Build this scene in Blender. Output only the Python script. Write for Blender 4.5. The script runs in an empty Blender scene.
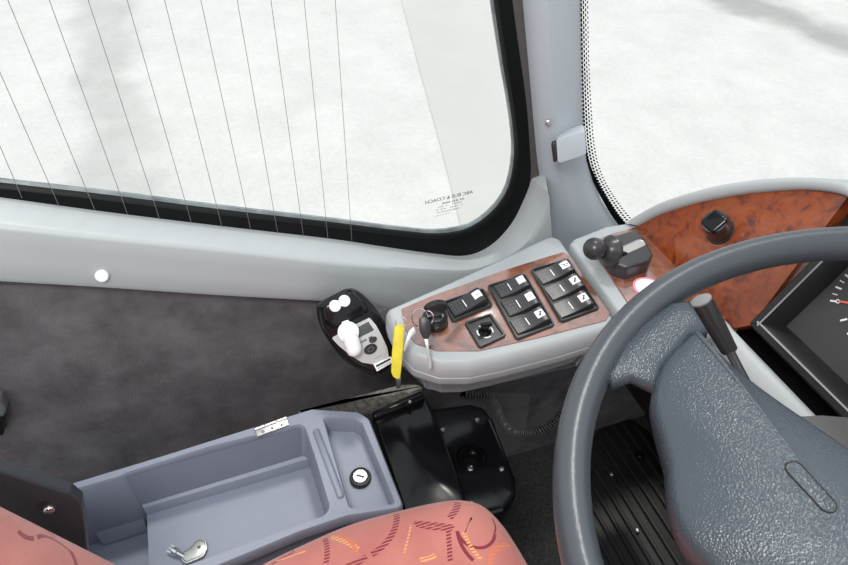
import bpy, bmesh, math, random
from mathutils import Vector as V, Matrix
random.seed(4)
S = bpy.context.scene
COL = S.collection

# ------------------------------------------------------------------ camera, sky, exposure
F = 610.0
CAM = V((0, 0, 1.19))
AZ, ROLL = math.radians(70), math.radians(1.73)
PITCH = math.asin(610 / math.sqrt(20**2 + 663**2 + 610**2))
UP = V((0, 0, 1))
hd = V((-math.sin(AZ), math.cos(AZ), 0)); r0 = V((math.cos(AZ), math.sin(AZ), 0))
FW = hd * math.cos(PITCH) - UP * math.sin(PITCH)
d0 = -UP * math.cos(PITCH) - hd * math.sin(PITCH)
RT = r0 * math.cos(ROLL) - d0 * math.sin(ROLL)
DN = d0 * math.cos(ROLL) + r0 * math.sin(ROLL)
cd = bpy.data.cameras.new('camera'); cam = bpy.data.objects.new('camera', cd); COL.objects.link(cam)
cd.sensor_width = 36; cd.lens = F / 848 * 36; cd.clip_start = .02; cd.clip_end = 500
m3 = Matrix((RT, -DN, -FW)).transposed()
cam.matrix_world = Matrix.Translation(CAM) @ m3.to_4x4()
S.camera = cam

w = bpy.data.worlds.new('sky'); S.world = w; w.use_nodes = True
nt = w.node_tree; nt.nodes.clear()
out = nt.nodes.new('ShaderNodeOutputWorld'); bg = nt.nodes.new('ShaderNodeBackground')
tc = nt.nodes.new('ShaderNodeTexCoord'); sx = nt.nodes.new('ShaderNodeSeparateXYZ'); rp = nt.nodes.new('ShaderNodeValToRGB')
nt.links.new(tc.outputs['Generated'], sx.inputs[0]); nt.links.new(sx.outputs['Z'], rp.inputs[0])
rp.color_ramp.elements[0].position = 0.0; rp.color_ramp.elements[0].color = (.97, .98, 1, 1)
rp.color_ramp.elements[1].position = .9; rp.color_ramp.elements[1].color = (.86, .93, 1, 1)
nt.links.new(rp.outputs[0], bg.inputs[0]); bg.inputs[1].default_value = 1.0
nt.links.new(bg.outputs[0], out.inputs[0])
sd = bpy.data.lights.new('sun', 'SUN'); sd.energy = 1.4; sd.angle = math.radians(7); sd.color = (1, .97, .92)
sun = bpy.data.objects.new('sun', sd); COL.objects.link(sun)
sun.rotation_euler = V((.32, -.17, -.93)).to_track_quat('-Z', 'Y').to_euler()
ld = bpy.data.lights.new('added_fill', 'AREA'); ld.energy = 9; ld.size = .30; ld.color = (1, .97, .93)  # added fill light above the camera, for flash-like brightness in the cab
lo_ = bpy.data.objects.new('added_fill', ld); COL.objects.link(lo_); lo_.location = (.12, -.22, 1.72)
lo_.rotation_euler = V((-.52, .50, -1.05)).to_track_quat('-Z', 'Y').to_euler()
S.view_settings.view_transform = 'Standard'; S.view_settings.look = 'None'
S.view_settings.exposure = 0.1; S.view_settings.gamma = 1; S.view_settings.use_curve_mapping = False

# ------------------------------------------------------------------ picking real points on real planes
def ray(x, y): return FW + RT * ((x - 424) / F) + DN * ((y - 282.5) / F)
class PL:
    def __init__(s, p, n): s.p = V(p); s.n = V(n).normalized()
    def up(s, h): return PL(s.p + s.n * h, s.n)
    def __call__(s, x, y):
        d = ray(x, y); return CAM + d * ((s.p - CAM).dot(s.n) / d.dot(s.n))
def PZ(z): return PL((0, 0, z), (0, 0, 1))
def PX(x): return PL((x, 0, 0), (1, 0, 0))
def PY(y): return PL((0, y, 0), (0, -1, 0))
def at(x, y, d): return CAM + ray(x, y) * d
def depth(p): return (p - CAM).dot(FW)
def cast(pl, pts): return [pl(*q) for q in pts]

# ------------------------------------------------------------------ materials
MATS = {}
def mat(name, col, rough=.5, metal=0, coat=0, bump=0, bscale=300, var=0, vscale=8, spec=.5, col2=None):
    if name in MATS: return MATS[name]
    m = bpy.data.materials.new(name); m.use_nodes = True; t = m.node_tree; b = t.nodes['Principled BSDF']
    b.inputs['Base Color'].default_value = (*col, 1); b.inputs['Roughness'].default_value = rough
    b.inputs['Metallic'].default_value = metal; b.inputs['Coat Weight'].default_value = coat
    b.inputs['Coat Roughness'].default_value = .05; b.inputs['Specular IOR Level'].default_value = spec
    g = t.nodes.new('ShaderNodeNewGeometry')
    if bump:
        n = t.nodes.new('ShaderNodeTexNoise'); n.inputs['Scale'].default_value = bscale; n.inputs['Detail'].default_value = 3
        t.links.new(g.outputs['Position'], n.inputs['Vector'])
        bp = t.nodes.new('ShaderNodeBump'); bp.inputs['Strength'].default_value = bump; bp.inputs['Distance'].default_value = .002
        t.links.new(n.outputs['Fac'], bp.inputs['Height']); t.links.new(bp.outputs[0], b.inputs['Normal'])
    if var:
        n = t.nodes.new('ShaderNodeTexNoise'); n.inputs['Scale'].default_value = vscale; n.inputs['Detail'].default_value = 6
        n.inputs['Roughness'].default_value = .65
        t.links.new(g.outputs['Position'], n.inputs['Vector'])
        r = t.nodes.new('ShaderNodeValToRGB'); c2 = col2 or tuple(c * (1 + var) for c in col)
        r.color_ramp.elements[0].position = .33; r.color_ramp.elements[0].color = (*[c * (1 - var) for c in col], 1)
        r.color_ramp.elements[1].position = .67; r.color_ramp.elements[1].color = (*c2, 1)
        t.links.new(n.outputs['Fac'], r.inputs[0]); t.links.new(r.outputs[0], b.inputs['Base Color'])
    MATS[name] = m; return m
GREY = mat('grey_plastic', (.378, .404, .415), .42, bump=.05, bscale=700, var=.03, vscale=5)
PILLAR = mat('pillar_plastic', (.39, .435, .475), .55, bump=.05, bscale=700, var=.03)
TRAYM = mat('tray_plastic', (.225, .243, .305), .45, bump=.06, bscale=500, var=.05, vscale=9)
TRIMDARK = mat('sill_shadow_gap', (.02, .02, .022), .7)
BLACK = mat('black_plastic', (.012, .012, .013), .38, bump=.06, bscale=900)
GLOSS = mat('gloss_black', (.005, .005, .006), .16, bump=.03, bscale=60, spec=.35)
SWITCH = mat('switch_black', (.033, .034, .036), .30)
RUBBER = mat('rubber', (.012, .012, .012), .6, bump=.1, bscale=300)
SEALM = mat('seal_black', (.004, .005, .005), .5, spec=.15)
GASKET = mat('gasket', (.075, .07, .07), .8, bump=.2, bscale=500)
EDGE = mat('glass_edge', (.17, .20, .21), .3, var=.35, vscale=40)
CARPET = mat('wall_carpet', (.128, .120, .126), .95, bump=.6, bscale=450, var=.32, vscale=16, spec=.1)
FLOORC = mat('floor_carpet', (.045, .045, .046), .95, bump=.9, bscale=420, var=.55, vscale=330, spec=.1)
LOWER = mat('lower_panel', (.14, .132, .132), .8, bump=.2, bscale=400, var=.15)
DUSTY = mat('dusty_carpet_edge', (.16, .155, .14), .95, bump=.9, bscale=300, var=.5, vscale=120, spec=.1)
CHROME = mat('chrome', (.75, .75, .76), .16, 1)
STEEL = mat('steel', (.55, .53, .50), .3, 1, bump=.1, bscale=300)
WHITE = mat('white_plastic', (.92, .93, .94), .4)
PAPER = mat('white_print', (.85, .86, .87), .6)
RED = mat('red_print', (.85, .25, .33), .6)
YELLOW = mat('yellow_tag', (.60, .50, .015), .55, var=.12, vscale=90)
SILVER = mat('silver_plate', (.50, .51, .50), .4)
LCD = mat('lcd', (.075, .09, .09), .25)
DIAL = mat('dial_face', (.045, .045, .047), .5, var=.06)
NEEDLE = mat('needle_red', (.85, .16, .10), .5)
DOT = mat('printed_grey', (.16, .16, .165), .6)
KEYGREY = mat('key_grey', (.46, .47, .45), .35, .6)
WHEEL = mat('wheel_rim', (.052, .060, .070), .33, bump=.08, bscale=500)

def wood(name, c1, c2, c3, rough=.3, coat=1, ior=1.5):
    m = mat(name, c1, rough, coat=coat); t = m.node_tree; b = t.nodes['Principled BSDF']
    g = t.nodes.new('ShaderNodeNewGeometry')
    n = t.nodes.new('ShaderNodeTexNoise'); n.inputs['Scale'].default_value = 42; n.inputs['Detail'].default_value = 7
    n.inputs['Roughness'].default_value = .6; n.inputs['Distortion'].default_value = 1.6
    t.links.new(g.outputs['Position'], n.inputs['Vector'])
    r = t.nodes.new('ShaderNodeValToRGB'); e = r.color_ramp.elements
    e[0].position = .36; e[0].color = (*c2, 1); e[1].position = .7; e[1].color = (*c3, 1)
    k = e.new(.48); k.color = (*c1, 1)
    t.links.new(n.outputs['Fac'], r.inputs[0]); t.links.new(r.outputs[0], b.inputs['Base Color']); b.inputs['Coat IOR'].default_value = ior; b.inputs['Coat Roughness'].default_value = .12
    return m
WOOD = wood('burl_wood', (.225, .044, .009), (.10, .019, .006), (.31, .072, .013), .38, .35)
WOODD = wood('burl_wood_console', (.205, .062, .030), (.11, .038, .022), (.30, .105, .045), .40, 1, 2.4)  # mauve shift of the base puts sky reflection into the colour

def leather():
    m = mat('wheel_leather', (.046, .059, .072), .24); t = m.node_tree; b = t.nodes['Principled BSDF']
    g = t.nodes.new('ShaderNodeNewGeometry')
    v = t.nodes.new('ShaderNodeTexVoronoi'); v.inputs['Scale'].default_value = 720
    n = t.nodes.new('ShaderNodeTexNoise'); n.inputs['Scale'].default_value = 900
    for x in (v, n): t.links.new(g.outputs['Position'], x.inputs['Vector'])
    a = t.nodes.new('ShaderNodeMath'); a.operation = 'ADD'
    t.links.new(v.outputs['Distance'], a.inputs[0]); t.links.new(n.outputs['Fac'], a.inputs[1])
    bp = t.nodes.new('ShaderNodeBump'); bp.inputs['Strength'].default_value = .42; bp.inputs['Distance'].default_value = .0008
    t.links.new(a.outputs[0], bp.inputs['Height']); t.links.new(bp.outputs[0], b.inputs['Normal'])
    return m
LEATHER = leather()

def glassmat(name, refl=.05):
    m = bpy.data.materials.new(name); m.use_nodes = True; t = m.node_tree; t.nodes.clear()
    o = t.nodes.new('ShaderNodeOutputMaterial'); tr = t.nodes.new('ShaderNodeBsdfTransparent'); gl = t.nodes.new('ShaderNodeBsdfGlossy')
    gl.inputs['Roughness'].default_value = .02; tr.inputs[0].default_value = (.985, .985, .975, 1)
    fr = t.nodes.new('ShaderNodeFresnel'); fr.inputs['IOR'].default_value = 1.12
    mx = t.nodes.new('ShaderNodeMixShader')
    t.links.new(fr.outputs[0], mx.inputs[0]); t.links.new(tr.outputs[0], mx.inputs[1]); t.links.new(gl.outputs[0], mx.inputs[2])
    t.links.new(mx.outputs[0], o.inputs[0]); return m
GLASS = glassmat('window_glass')

def fritmat():
    m = bpy.data.materials.new('frit_dots'); m.use_nodes = True; t = m.node_tree; t.nodes.clear(); N = t.nodes.new; L = t.links.new
    o = N('ShaderNodeOutputMaterial'); tr = N('ShaderNodeBsdfTransparent'); df = N('ShaderNodeBsdfPrincipled')
    df.inputs['Base Color'].default_value = (.01, .01, .01, 1)
    uv = N('ShaderNodeUVMap'); sp = N('ShaderNodeSeparateXYZ'); L(uv.outputs[0], sp.inputs[0])
    def M(op, a, b=None):
        n = N('ShaderNodeMath'); n.operation = op
        for i, x in enumerate((a, b)):
            if x is None: continue
            if isinstance(x, (int, float)): n.inputs[i].default_value = x
            else: L(x, n.inputs[i])
        return n.outputs[0]
    # staggered dot rows: u along the edge (pitch 1), v across (pitch 1, 0 at the edge)
    row = M('FLOOR', sp.outputs['Y']); odd = M('MODULO', row, 2.0)
    u = M('FRACT', M('ADD', sp.outputs['X'], M('MULTIPLY', odd, .5))); v = M('FRACT', sp.outputs['Y'])
    du = M('SUBTRACT', u, .5); dv = M('SUBTRACT', v, .5)
    r = M('SQRT', M('ADD', M('MULTIPLY', du, du), M('MULTIPLY', dv, dv)))
    rad = M('SUBTRACT', .47, M('MULTIPLY', row, .065))
    f = M('LESS_THAN', r, rad)
    mx = N('ShaderNodeMixShader'); L(f, mx.inputs[0]); L(tr.outputs[0], mx.inputs[1]); L(df.outputs[0], mx.inputs[2]); L(mx.outputs[0], o.inputs[0])
    return m
FRIT = fritmat()

def ground_mat(name, base, lines):
    m = bpy.data.materials.new(name); m.use_nodes = True; t = m.node_tree; b = t.nodes['Principled BSDF']; N = t.nodes.new; L = t.links.new
    b.inputs['Roughness'].default_value = .9
    g = N('ShaderNodeNewGeometry')
    def noise(sc, det, rough=.6):
        n = N('ShaderNodeTexNoise'); n.inputs['Scale'].default_value = sc; n.inputs['Detail'].default_value = det; n.inputs['Roughness'].default_value = rough
        L(g.outputs['Position'], n.inputs['Vector']); return n.outputs['Fac']
    def M(op, a, b_=None, c=None):
        n = N('ShaderNodeMath'); n.operation = op
        for i, x in enumerate((a, b_, c)):
            if x is None: continue
            if isinstance(x, (int, float)): n.inputs[i].default_value = x
            else: L(x, n.inputs[i])
        return n.outputs[0]
    n1 = noise(2.2, 8, .7); n2 = noise(32, 6, .75); n3 = noise(.9, 3)
    sp = N('ShaderNodeSeparateXYZ'); L(g.outputs['Position'], sp.inputs[0])
    val = M('ADD', .80, M('MULTIPLY', M('SUBTRACT', n1, .5), .30)); val = M('ADD', val, M('MULTIPLY', M('SUBTRACT', n2, .5), .30))
    for (p, d, wd, amt) in lines:     # dirt streaks: soft bands around real lines on the ground
        nx, ny = -d[1], d[0]
        k = M('ADD', M('MULTIPLY', M('SUBTRACT', sp.outputs['X'], p[0]), nx), M('MULTIPLY', M('SUBTRACT', sp.outputs['Y'], p[1]), ny))
        k = M('ABSOLUTE', M('ADD', k, M('MULTIPLY', M('SUBTRACT', n3, .5), wd * 2.2)))
        s = N('ShaderNodeMapRange'); s.interpolation_type = 'SMOOTHSTEP'
        s.inputs['From Min'].default_value = wd * .2; s.inputs['From Max'].default_value = wd; s.inputs['To Min'].default_value = amt; s.inputs['To Max'].default_value = 0
        L(k, s.inputs['Value'])
        val = M('SUBTRACT', val, M('MULTIPLY', s.outputs[0], M('ADD', .55, n2)))
    val = M('MULTIPLY', val, 1.0)
    mul = N('ShaderNodeVectorMath'); mul.operation = 'SCALE'; mul.inputs[0].default_value = base; L(val, mul.inputs['Scale'])
    L(mul.outputs[0], b.inputs['Base Color']); return m

# ------------------------------------------------------------------ mesh builder
class B:
    def __init__(s): s.v = []; s.f = []; s.m = []; s.uv = {}
    def add(s, vs, fs, mi=0):
        k = len(s.v); s.v += [V(p) for p in vs]
        for f in fs: s.f.append([k + i for i in f]); s.m.append(mi)
    def stack(s, loops, cap0=True, cap1=True, mi=0, closed=True, cmi=None):
        n = len(loops[0]); vs = [p for l in loops for p in l]; fs = []
        for a in range(len(loops) - 1):
            for i in range(n if closed else n - 1):
                j = (i + 1) % n; fs.append([a*n+i, a*n+j, (a+1)*n+j, (a+1)*n+i])
        s.add(vs, fs, mi)
        if cap0: s.add(loops[0], [list(range(n))[::-1]], mi)
        if cap1: s.add(loops[-1], [list(range(n))], mi if cmi is None else cmi)
    def slab(s, loop, n, top, bot, bev=.002, mi=0, seg=2, cmi=None):
        n = V(n).normalized(); L = [[p + n * bot for p in loop]]
        for k in range(seg + 1):
            a = math.pi / 2 * k / seg; L.append([p + n * (top - bev + bev * math.sin(a)) for p in inset(loop, n, bev * (1 - math.cos(a)))])
        s.stack(L, True, True, mi, cmi=cmi)
    def tube(s, path, r, n=10, mi=0, cap=True, closed=False):
        path = [V(p) for p in path]; L = []; ref = None; N = len(path)
        for i, p in enumerate(path):
            if closed: t = path[(i+1) % N] - path[i-1]
            else: t = path[min(i+1, N-1)] - path[max(i-1, 0)]
            t.normalize()
            if ref is None: ref = t.orthogonal().normalized()
            ref = (ref - t * ref.dot(t)).normalized(); q = t.cross(ref)
            rr = r[i] if isinstance(r, (list, tuple)) else r
            L.append([p + (ref * math.cos(2*math.pi*k/n) + q * math.sin(2*math.pi*k/n)) * rr for k in range(n)])
        if closed: L.append(L[0]); cap = False
        s.stack(L, cap, cap, mi)
    def lathe(s, o, ax, prof, n=28, mi=0, cap0=True, cap1=True, ex=None, sq=1.0):
        ax = V(ax).normalized(); a = (V(ex) - ax * V(ex).dot(ax)).normalized() if ex is not None else ax.orthogonal().normalized(); b = ax.cross(a); L = []
        for (r, h) in prof:
            L.append([o + ax * h + (a * math.cos(2*math.pi*k/n) + b * sq * math.sin(2*math.pi*k/n)) * r for k in range(n)])
        s.stack(L, cap0, cap1, mi)
    def box(s, c, ex, ey, ez, mi=0):
        vs = [c + ex*a + ey*b + ez*d for d in (-1, 1) for b in (-1, 1) for a in (-1, 1)]
        s.add(vs, [[0,2,3,1],[4,5,7,6],[0,1,5,4],[2,6,7,3],[0,4,6,2],[1,3,7,5]], mi)
    def build(s, name, mats, parent=None, smooth=35, recalc=True):
        if not isinstance(mats, (list, tuple)): mats = [mats]
        top = parent is None
        org = V((0, 0, 0))
        if top:
            xs = [[p[i] for p in s.v] for i in range(3)]
            org = V(((min(xs[0])+max(xs[0]))/2, (min(xs[1])+max(xs[1]))/2, min(xs[2])))
        me = bpy.data.meshes.new(name); me.from_pydata([p - org for p in s.v], [], s.f); me.validate()
        if len(me.polygons) == len(s.m): me.polygons.foreach_set('material_index', s.m)
        for m in mats: me.materials.append(m)
        bm = bmesh.new(); bm.from_mesh(me)
        bmesh.ops.remove_doubles(bm, verts=bm.verts, dist=1e-6)
        if recalc: bmesh.ops.recalc_face_normals(bm, faces=bm.faces)
        bm.to_mesh(me); bm.free()
        me.polygons.foreach_set('use_smooth', [True] * len(me.polygons)); me.set_sharp_from_angle(angle=math.radians(smooth))
        o = bpy.data.objects.new(name, me); COL.objects.link(o)
        if top: o.location = org
        else: attach(o, parent)
        return o
def wpos(o):
    p = V((0, 0, 0))
    while o: p += o.location; o = o.parent
    return p
def attach(o, parent):
    o.parent = parent; o.location = -wpos(parent)
def inset(loop, n, d):
    if d == 0: return [p.copy() for p in loop]
    N = len(loop); res = []
    ar = V((0, 0, 0))
    for i in range(N): ar += (loop[i] - loop[0]).cross(loop[(i+1) % N] - loop[0])
    sg = 1 if ar.dot(n) > 0 else -1
    for i in range(N):
        a = loop[i] - loop[i-1]; b = loop[(i+1) % N] - loop[i]
        na = n.cross(a); nb = n.cross(b)
        if na.length < 1e-9: na = nb
        if nb.length < 1e-9: nb = na
        na = na.normalized() * sg; nb = nb.normalized() * sg
        k = (na + nb); l = k.length
        if l < 1e-6: res.append(loop[i] + na * d); continue
        k /= l; res.append(loop[i] + k * (d / max(.45, k.dot(na))))
    return res
def rnd(pts, r, n=5):
    N = len(pts); res = []
    for i in range(N):
        p = pts[i]; a = pts[i-1] - p; b = pts[(i+1) % N] - p
        rr = r[i] if isinstance(r, (list, tuple)) else r
        la, lb = a.length, b.length; a = a / la; b = b / lb
        ang = a.angle(b)
        if rr <= 0 or ang > 3.1: res.append(p); continue
        t = min(rr / math.tan(ang / 2), la * .47, lb * .47)
        p0, p2 = p + a * t, p + b * t
        for k in range(n + 1):
            q = k / n; res.append(p0 * (1-q)**2 + p * 2*q*(1-q) + p2 * q*q)
    return res
def smooth_path(pts, n=8, closed=False):
    N = len(pts); res = []
    for i in range(N if closed else N - 1):
        g = (lambda k: pts[k % N]) if closed else (lambda k: pts[max(0, min(N-1, k))])
        p0, p1, p2, p3 = g(i-1), g(i), g(i+1), g(i+2)
        for k in range(n):
            t = k / n
            res.append(.5 * ((2*p1) + (p2-p0)*t + (2*p0-5*p1+4*p2-p3)*t*t + (-p0+3*p1-3*p2+p3)*t**3))
    if not closed: res.append(pts[-1])
    return res
def sheet(b, rows, mi=0): b.stack(rows, False, False, mi, closed=False)
def thing(name, label, cat, loc, group=None):
    o = bpy.data.objects.new(name, None); COL.objects.link(o); o.location = V(loc); o.empty_display_size = .02
    return tag(o, label, cat, group)
def tag(o, label, cat, group=None):
    o['label'] = label; o['category'] = cat
    if group: o['group'] = group
    return o
def struct(o): o['kind'] = 'structure'; return o
def sempty(name, loc):
    o = bpy.data.objects.new(name, None); COL.objects.link(o); o.location = V(loc); o.empty_display_size = .02; return struct(o)
def lab(o, s): o['label'] = s; return o
def frame_of(q):
    """q: four corners TL TR BR BL -> centre, half vectors"""
    tl, tr, br, bl = q; c = (tl+tr+br+bl)/4; ex = (tr+br-tl-bl)/4; ey = (tl+tr-bl-br)/4
    return c, ex, ey
def text_mesh(b, body, origin, ex, ey, size_w, mi=0, lift=0.0):
    """writing laid from origin along ex (width size_w) with ey up"""
    cu = bpy.data.curves.new('t', 'FONT'); cu.body = body; cu.size = 1; cu.offset = .012; cu.resolution_u = 2
    ob = bpy.data.objects.new('t', cu); COL.objects.link(ob)
    bpy.context.view_layer.update()
    me = bpy.data.meshes.new_from_object(ob.evaluated_get(bpy.context.evaluated_depsgraph_get()))
    bpy.data.objects.remove(ob); bpy.data.curves.remove(cu)
    xs = [v.co.x for v in me.vertices]; x0, x1 = min(xs), max(xs); k = size_w / (x1 - x0)
    ex = ex.normalized(); ey = ey.normalized(); nz = ex.cross(ey)
    b.add([origin + ex * ((v.co.x - x0) * k) + ey * (v.co.y * k) + nz * lift for v in me.vertices], [list(p.vertices) for p in me.polygons], mi)
    bpy.data.meshes.remove(me)

# ================================================================== THE SETTING
WX = -.56          # inner face of the left wall
GX = -.60          # plane of the driver's side window
FZ = .12           # cab floor
G = PZ(-1.2)
pA, pB = G(100, 0), G(122, 180); dA = (pB - pA).normalized()
pC, pD = G(722, -5), G(850, 42); dC = (pD - pC).normalized()
b = B(); b.add([V((-70, -60, -1.2)), V((70, -60, -1.2)), V((70, 70, -1.2)), V((-70, 70, -1.2))], [[0, 1, 2, 3]])
struct(b.build('ground', ground_mat('concrete', (.805, .80, .77), [((pA.x, pA.y), (dA.x, dA.y), .42, .15), ((pC.x, pC.y), (dC.x, dC.y), .55, .30)])))
# smooth paler-grey strip of paving beside the bus
b = B(); q = cast(G, [(399, -8), (420, 72), (440, 145), (452, 192), (464, 240), (530, 255), (572, 215), (574, -8)])
b.slab(q, (0, 0, 1), .012, 0, .004)
struct(b.build('paving', mat('smooth_paving', (.575, .575, .545), .85, var=.03, vscale=1.5)))

b = B(); b.add([V((-.66, -.75, FZ)), V((.75, -.75, FZ)), V((.75, .95, FZ)), V((-.66, .95, FZ))], [[0, 1, 2, 3]])
b.add([V((-.66, -.75, FZ-.05)), V((.75, -.75, FZ-.05)), V((.75, .95, FZ-.05)), V((-.66, .95, FZ-.05))], [[3, 2, 1, 0]])
struct(b.build('floor', FLOORC))
# left wall, carpeted, below the sill
b = B(); sil = [(-.75, .93), (-.30, .78), (-.05, .70), (.085, .650), (.13, .58), (.95, .58)]
for sx_, cc in ((WX, 0), (WX - .05, 0)):
    b.add([V((sx_, y, z)) for y, z in sil] + [V((sx_, y, FZ - .05)) for y, z in sil], [[i, i+1, i+7, i+6] for i in range(5)])
b.add([V((WX, y, z)) for y, z in sil] + [V((WX - .05, y, z)) for y, z in sil], [[i, i+1, i+7, i+6] for i in range(5)])
wall = struct(b.build('wall_left', CARPET, recalc=False))
# grey lower board of the footwell against the wall
b = B(); q = [PX(WX)(*p) for p in ((488, 392), (529, 392), (523, 443), (500, 455))]
b.slab(q, (1, 0, 0), .006, 0, .001)
struct(b.build('baseboard_left', LOWER))
b = B(); b.slab([V((-.56, .72, FZ)), V((.6, .72, FZ)), V((.6, .72, .46)), V((-.56, .72, .46))], (0, -1, 0), .012, 0, .002)
struct(b.build('wall_front', RUBBER))

# ---- side window
SX = PX(GX)
win = sempty('window_1', (GX, .0, .70))
gin = [(-60, 176), (0, 184.5), (110, 197), (220, 211), (330, 223.5), (400, 232), (440, 235), (470, 229), (493, 213), (508, 192), (514.5, 165), (515, 140), (511, 106), (505, 70), (499, 30), (492, -20)]
gout = [(-60, 190), (0, 198), (101, 212), (218, 227), (330, 240), (400, 250), (440, 256), (468, 257), (493, 246), (513, 225), (526, 201), (531, 175), (530, 150), (527, 106), (521, 60), (515, 20), (509, -20)]
def strip_uv(a, n):
    L = [0]
    for i in range(1, len(a)): L.append(L[-1] + (a[i] - a[i-1]).length)
    res = []
    for k in range(n):
        t = L[-1] * k / (n - 1); i = 1
        while i < len(L) - 1 and L[i] < t: i += 1
        q = (t - L[i-1]) / (L[i] - L[i-1]); res.append(a[i-1].lerp(a[i], q))
    return res
NI = 60
ip = strip_uv(smooth_path(cast(SX, gin), 6), NI); op = strip_uv(smooth_path(cast(SX, gout), 6), NI)
top_i = V((GX, ip[-1].y - .10, 1.6)); top_o = V((GX, op[-1].y - .10, 1.6))
ip.append(top_i); op.append(top_o)
back_i = V((GX, -.75, ip[0].z + (ip[0].z - ip[8].z) / (ip[8].y - ip[0].y) * (ip[0].y + .75))); back_o = back_i - V((0, 0, .02))
ip.insert(0, back_i); op.insert(0, back_o)
b = B(); nx = V((1, 0, 0))
prof = []
for k, (h, t) in enumerate(((-.004, 0), (.000, .0), (.004, .12), (.005, .5), (.004, .9), (.0, 1.0), (-.008, 1.0))):
    prof.append([p.lerp(o_, t) + nx * h for p, o_ in zip(ip, op)])
sheet(b, prof); b.build('seal', SEALM, win)
# bright ledge of the body seen under the pane, outside the seal
led = []
for p, o_ in zip(ip, op):
    d = (p - o_); d.x = 0; d.normalize(); led.append(d)
b = B(); m_ = len(ip)
wid = [max(.0015, min(.0050, .0012 + .0045 * i / 30)) if i < 38 else .0025 for i in range(m_)]
sheet(b, [[p + nx * -.004 for p in ip], [p + d * w_ + nx * -.006 for p, d, w_ in zip(ip, led, wid)], [p + d * w_ * .9 + nx * -.010 for p, d, w_ in zip(ip, led, wid)]])
b.build('outer_lip', EDGE, win)
b = B(); gl = [p + nx * -.003 for p in ip] + [V((GX - .003, -.75, 1.6))]
b.add(gl, [list(range(len(gl)))]); b.build('pane', GLASS, win)
WT = [-62, -32, 7.8, 49.3, 88.2, 127.1, 164.5, 200.8, 237.2, 270.9, 304.1, 335.2]
WBm = [(22, 196), (59, 204), (94.6, 207.5), (127.6, 212.5), (159.5, 217), (191.5, 221), (222, 225), (251, 229), (278, 233), (303.5, 235), (328, 238), (352, 241)]
WIRE = mat('wire', (.17, .17, .165), .5)
for xt, (xb, yb) in zip(WT, WBm):
    a, c = PX(GX + .006)(xb, yb + 2), PX(GX + .006)(xt, 0); b = B()
    b.tube([a, c, c + (c - a) * .6], .00030, 6); b.build('heating_wire', WIRE, win)
# maker's mark on the glass, reads right from outside
b = B(); a, c = PX(GX - .004)(473, 193.2), PX(GX - .004)(425.5, 204.2); ex = (c - a); ey = V((0, 0, 1)); ey = ey - ex.normalized() * ey.dot(ex.normalized())
text_mesh(b, 'ABC BUS & COACH', a, ex, ey, ex.length)
ux, uy = ex.normalized(), ey.normalized(); h = ex.length / 14
b2 = random.Random(3)
for row, (s0, s1, hh) in enumerate(((.20, .78, .55), (.22, .76, .28), (.24, .80, .28), (.30, .82, .28), (.5, .8, .2))):
    x = s0
    while x < s1:
        wdt = b2.uniform(.012, .03)
        if b2.random() < .8: b.box(a + ux * (ex.length * x) - uy * h * (1.1 + .95 * row), ux * ex.length * wdt * .42, uy * h * hh * .5, ux.cross(uy) * .00005)
        x += wdt + .012
b.build('etched_writing', mat('etch', (.16, .16, .14), .8), win)

# ---- sill moulding (grey) running down to the corner cover
edge = [(-60, 190), (0, 197), (101, 211), (218, 225.5), (330, 238.5), (380, 246), (430, 253), (466, 255.5), (491, 245), (511, 224), (524, 199), (532, 179)]
crs = [(-60, 223), (0, 227), (101, 238), (218, 250), (330, 263), (385, 267), (432, 270), (470, 270), (503, 260), (528, 243), (545, 216), (549, 192)]
bot = [(-60, 277), (0, 281), (101, 287), (218, 295), (330, 301.5), (387, 308), (430, 316), (470, 320), (508, 320), (532, 318), (548, 312), (556, 300)]
e3, c3, b3 = (smooth_path(cast(PX(GX + .004), edge), 5), smooth_path(cast(PX(-.556), crs), 5), smooth_path(cast(PX(-.546), bot), 5))
for arr in (e3, c3, b3):
    d = (arr[0] - arr[6]); arr.insert(0, arr[0] + d * ((-.75 - arr[0].y) / d.y))
rows = [[p + V((-.02, 0, 0)) for p in e3]]
for t in (0, .25, .5, .75, .93): rows.append([p.lerp(q, t) + V((.004 * math.sin(math.pi * t), 0, 0)) for p, q in zip(e3, c3)])
for t in (.06, .3, .6, .94): rows.append([p.lerp(q, t) for p, q in zip(c3, b3)])
rows.append([q + V((-.003, 0, -.003)) for q in b3]); rows.append([q + V((-.016, 0, -.004)) for q in b3])
b = B(); sheet(b, rows)
b.stack([[r[-1] for r in rows[1:-1]], [r[-1] + V((-.03, .012, 0)) for r in rows[1:-1]]], False, False, closed=False)
sill = struct(b.build('trim_1', GREY, smooth=50))
def disc(b, c, n, r, h, mi=0, nseg=20, dome=.5): b.lathe(c, n, [(r, 0), (r, h*.5), (r*.85, h*.85), (r*.5, h), (r*.05, h)], nseg, mi)
b = B(); p = PX(-.5455)(102, 277); disc(b, p + V((-.0025, 0, 0)), V((1, 0, .3)), .0066, .0045)
cp = b.build('screw_cap', WHITE, sill); lab(cp, 'round white screw cap')

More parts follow.
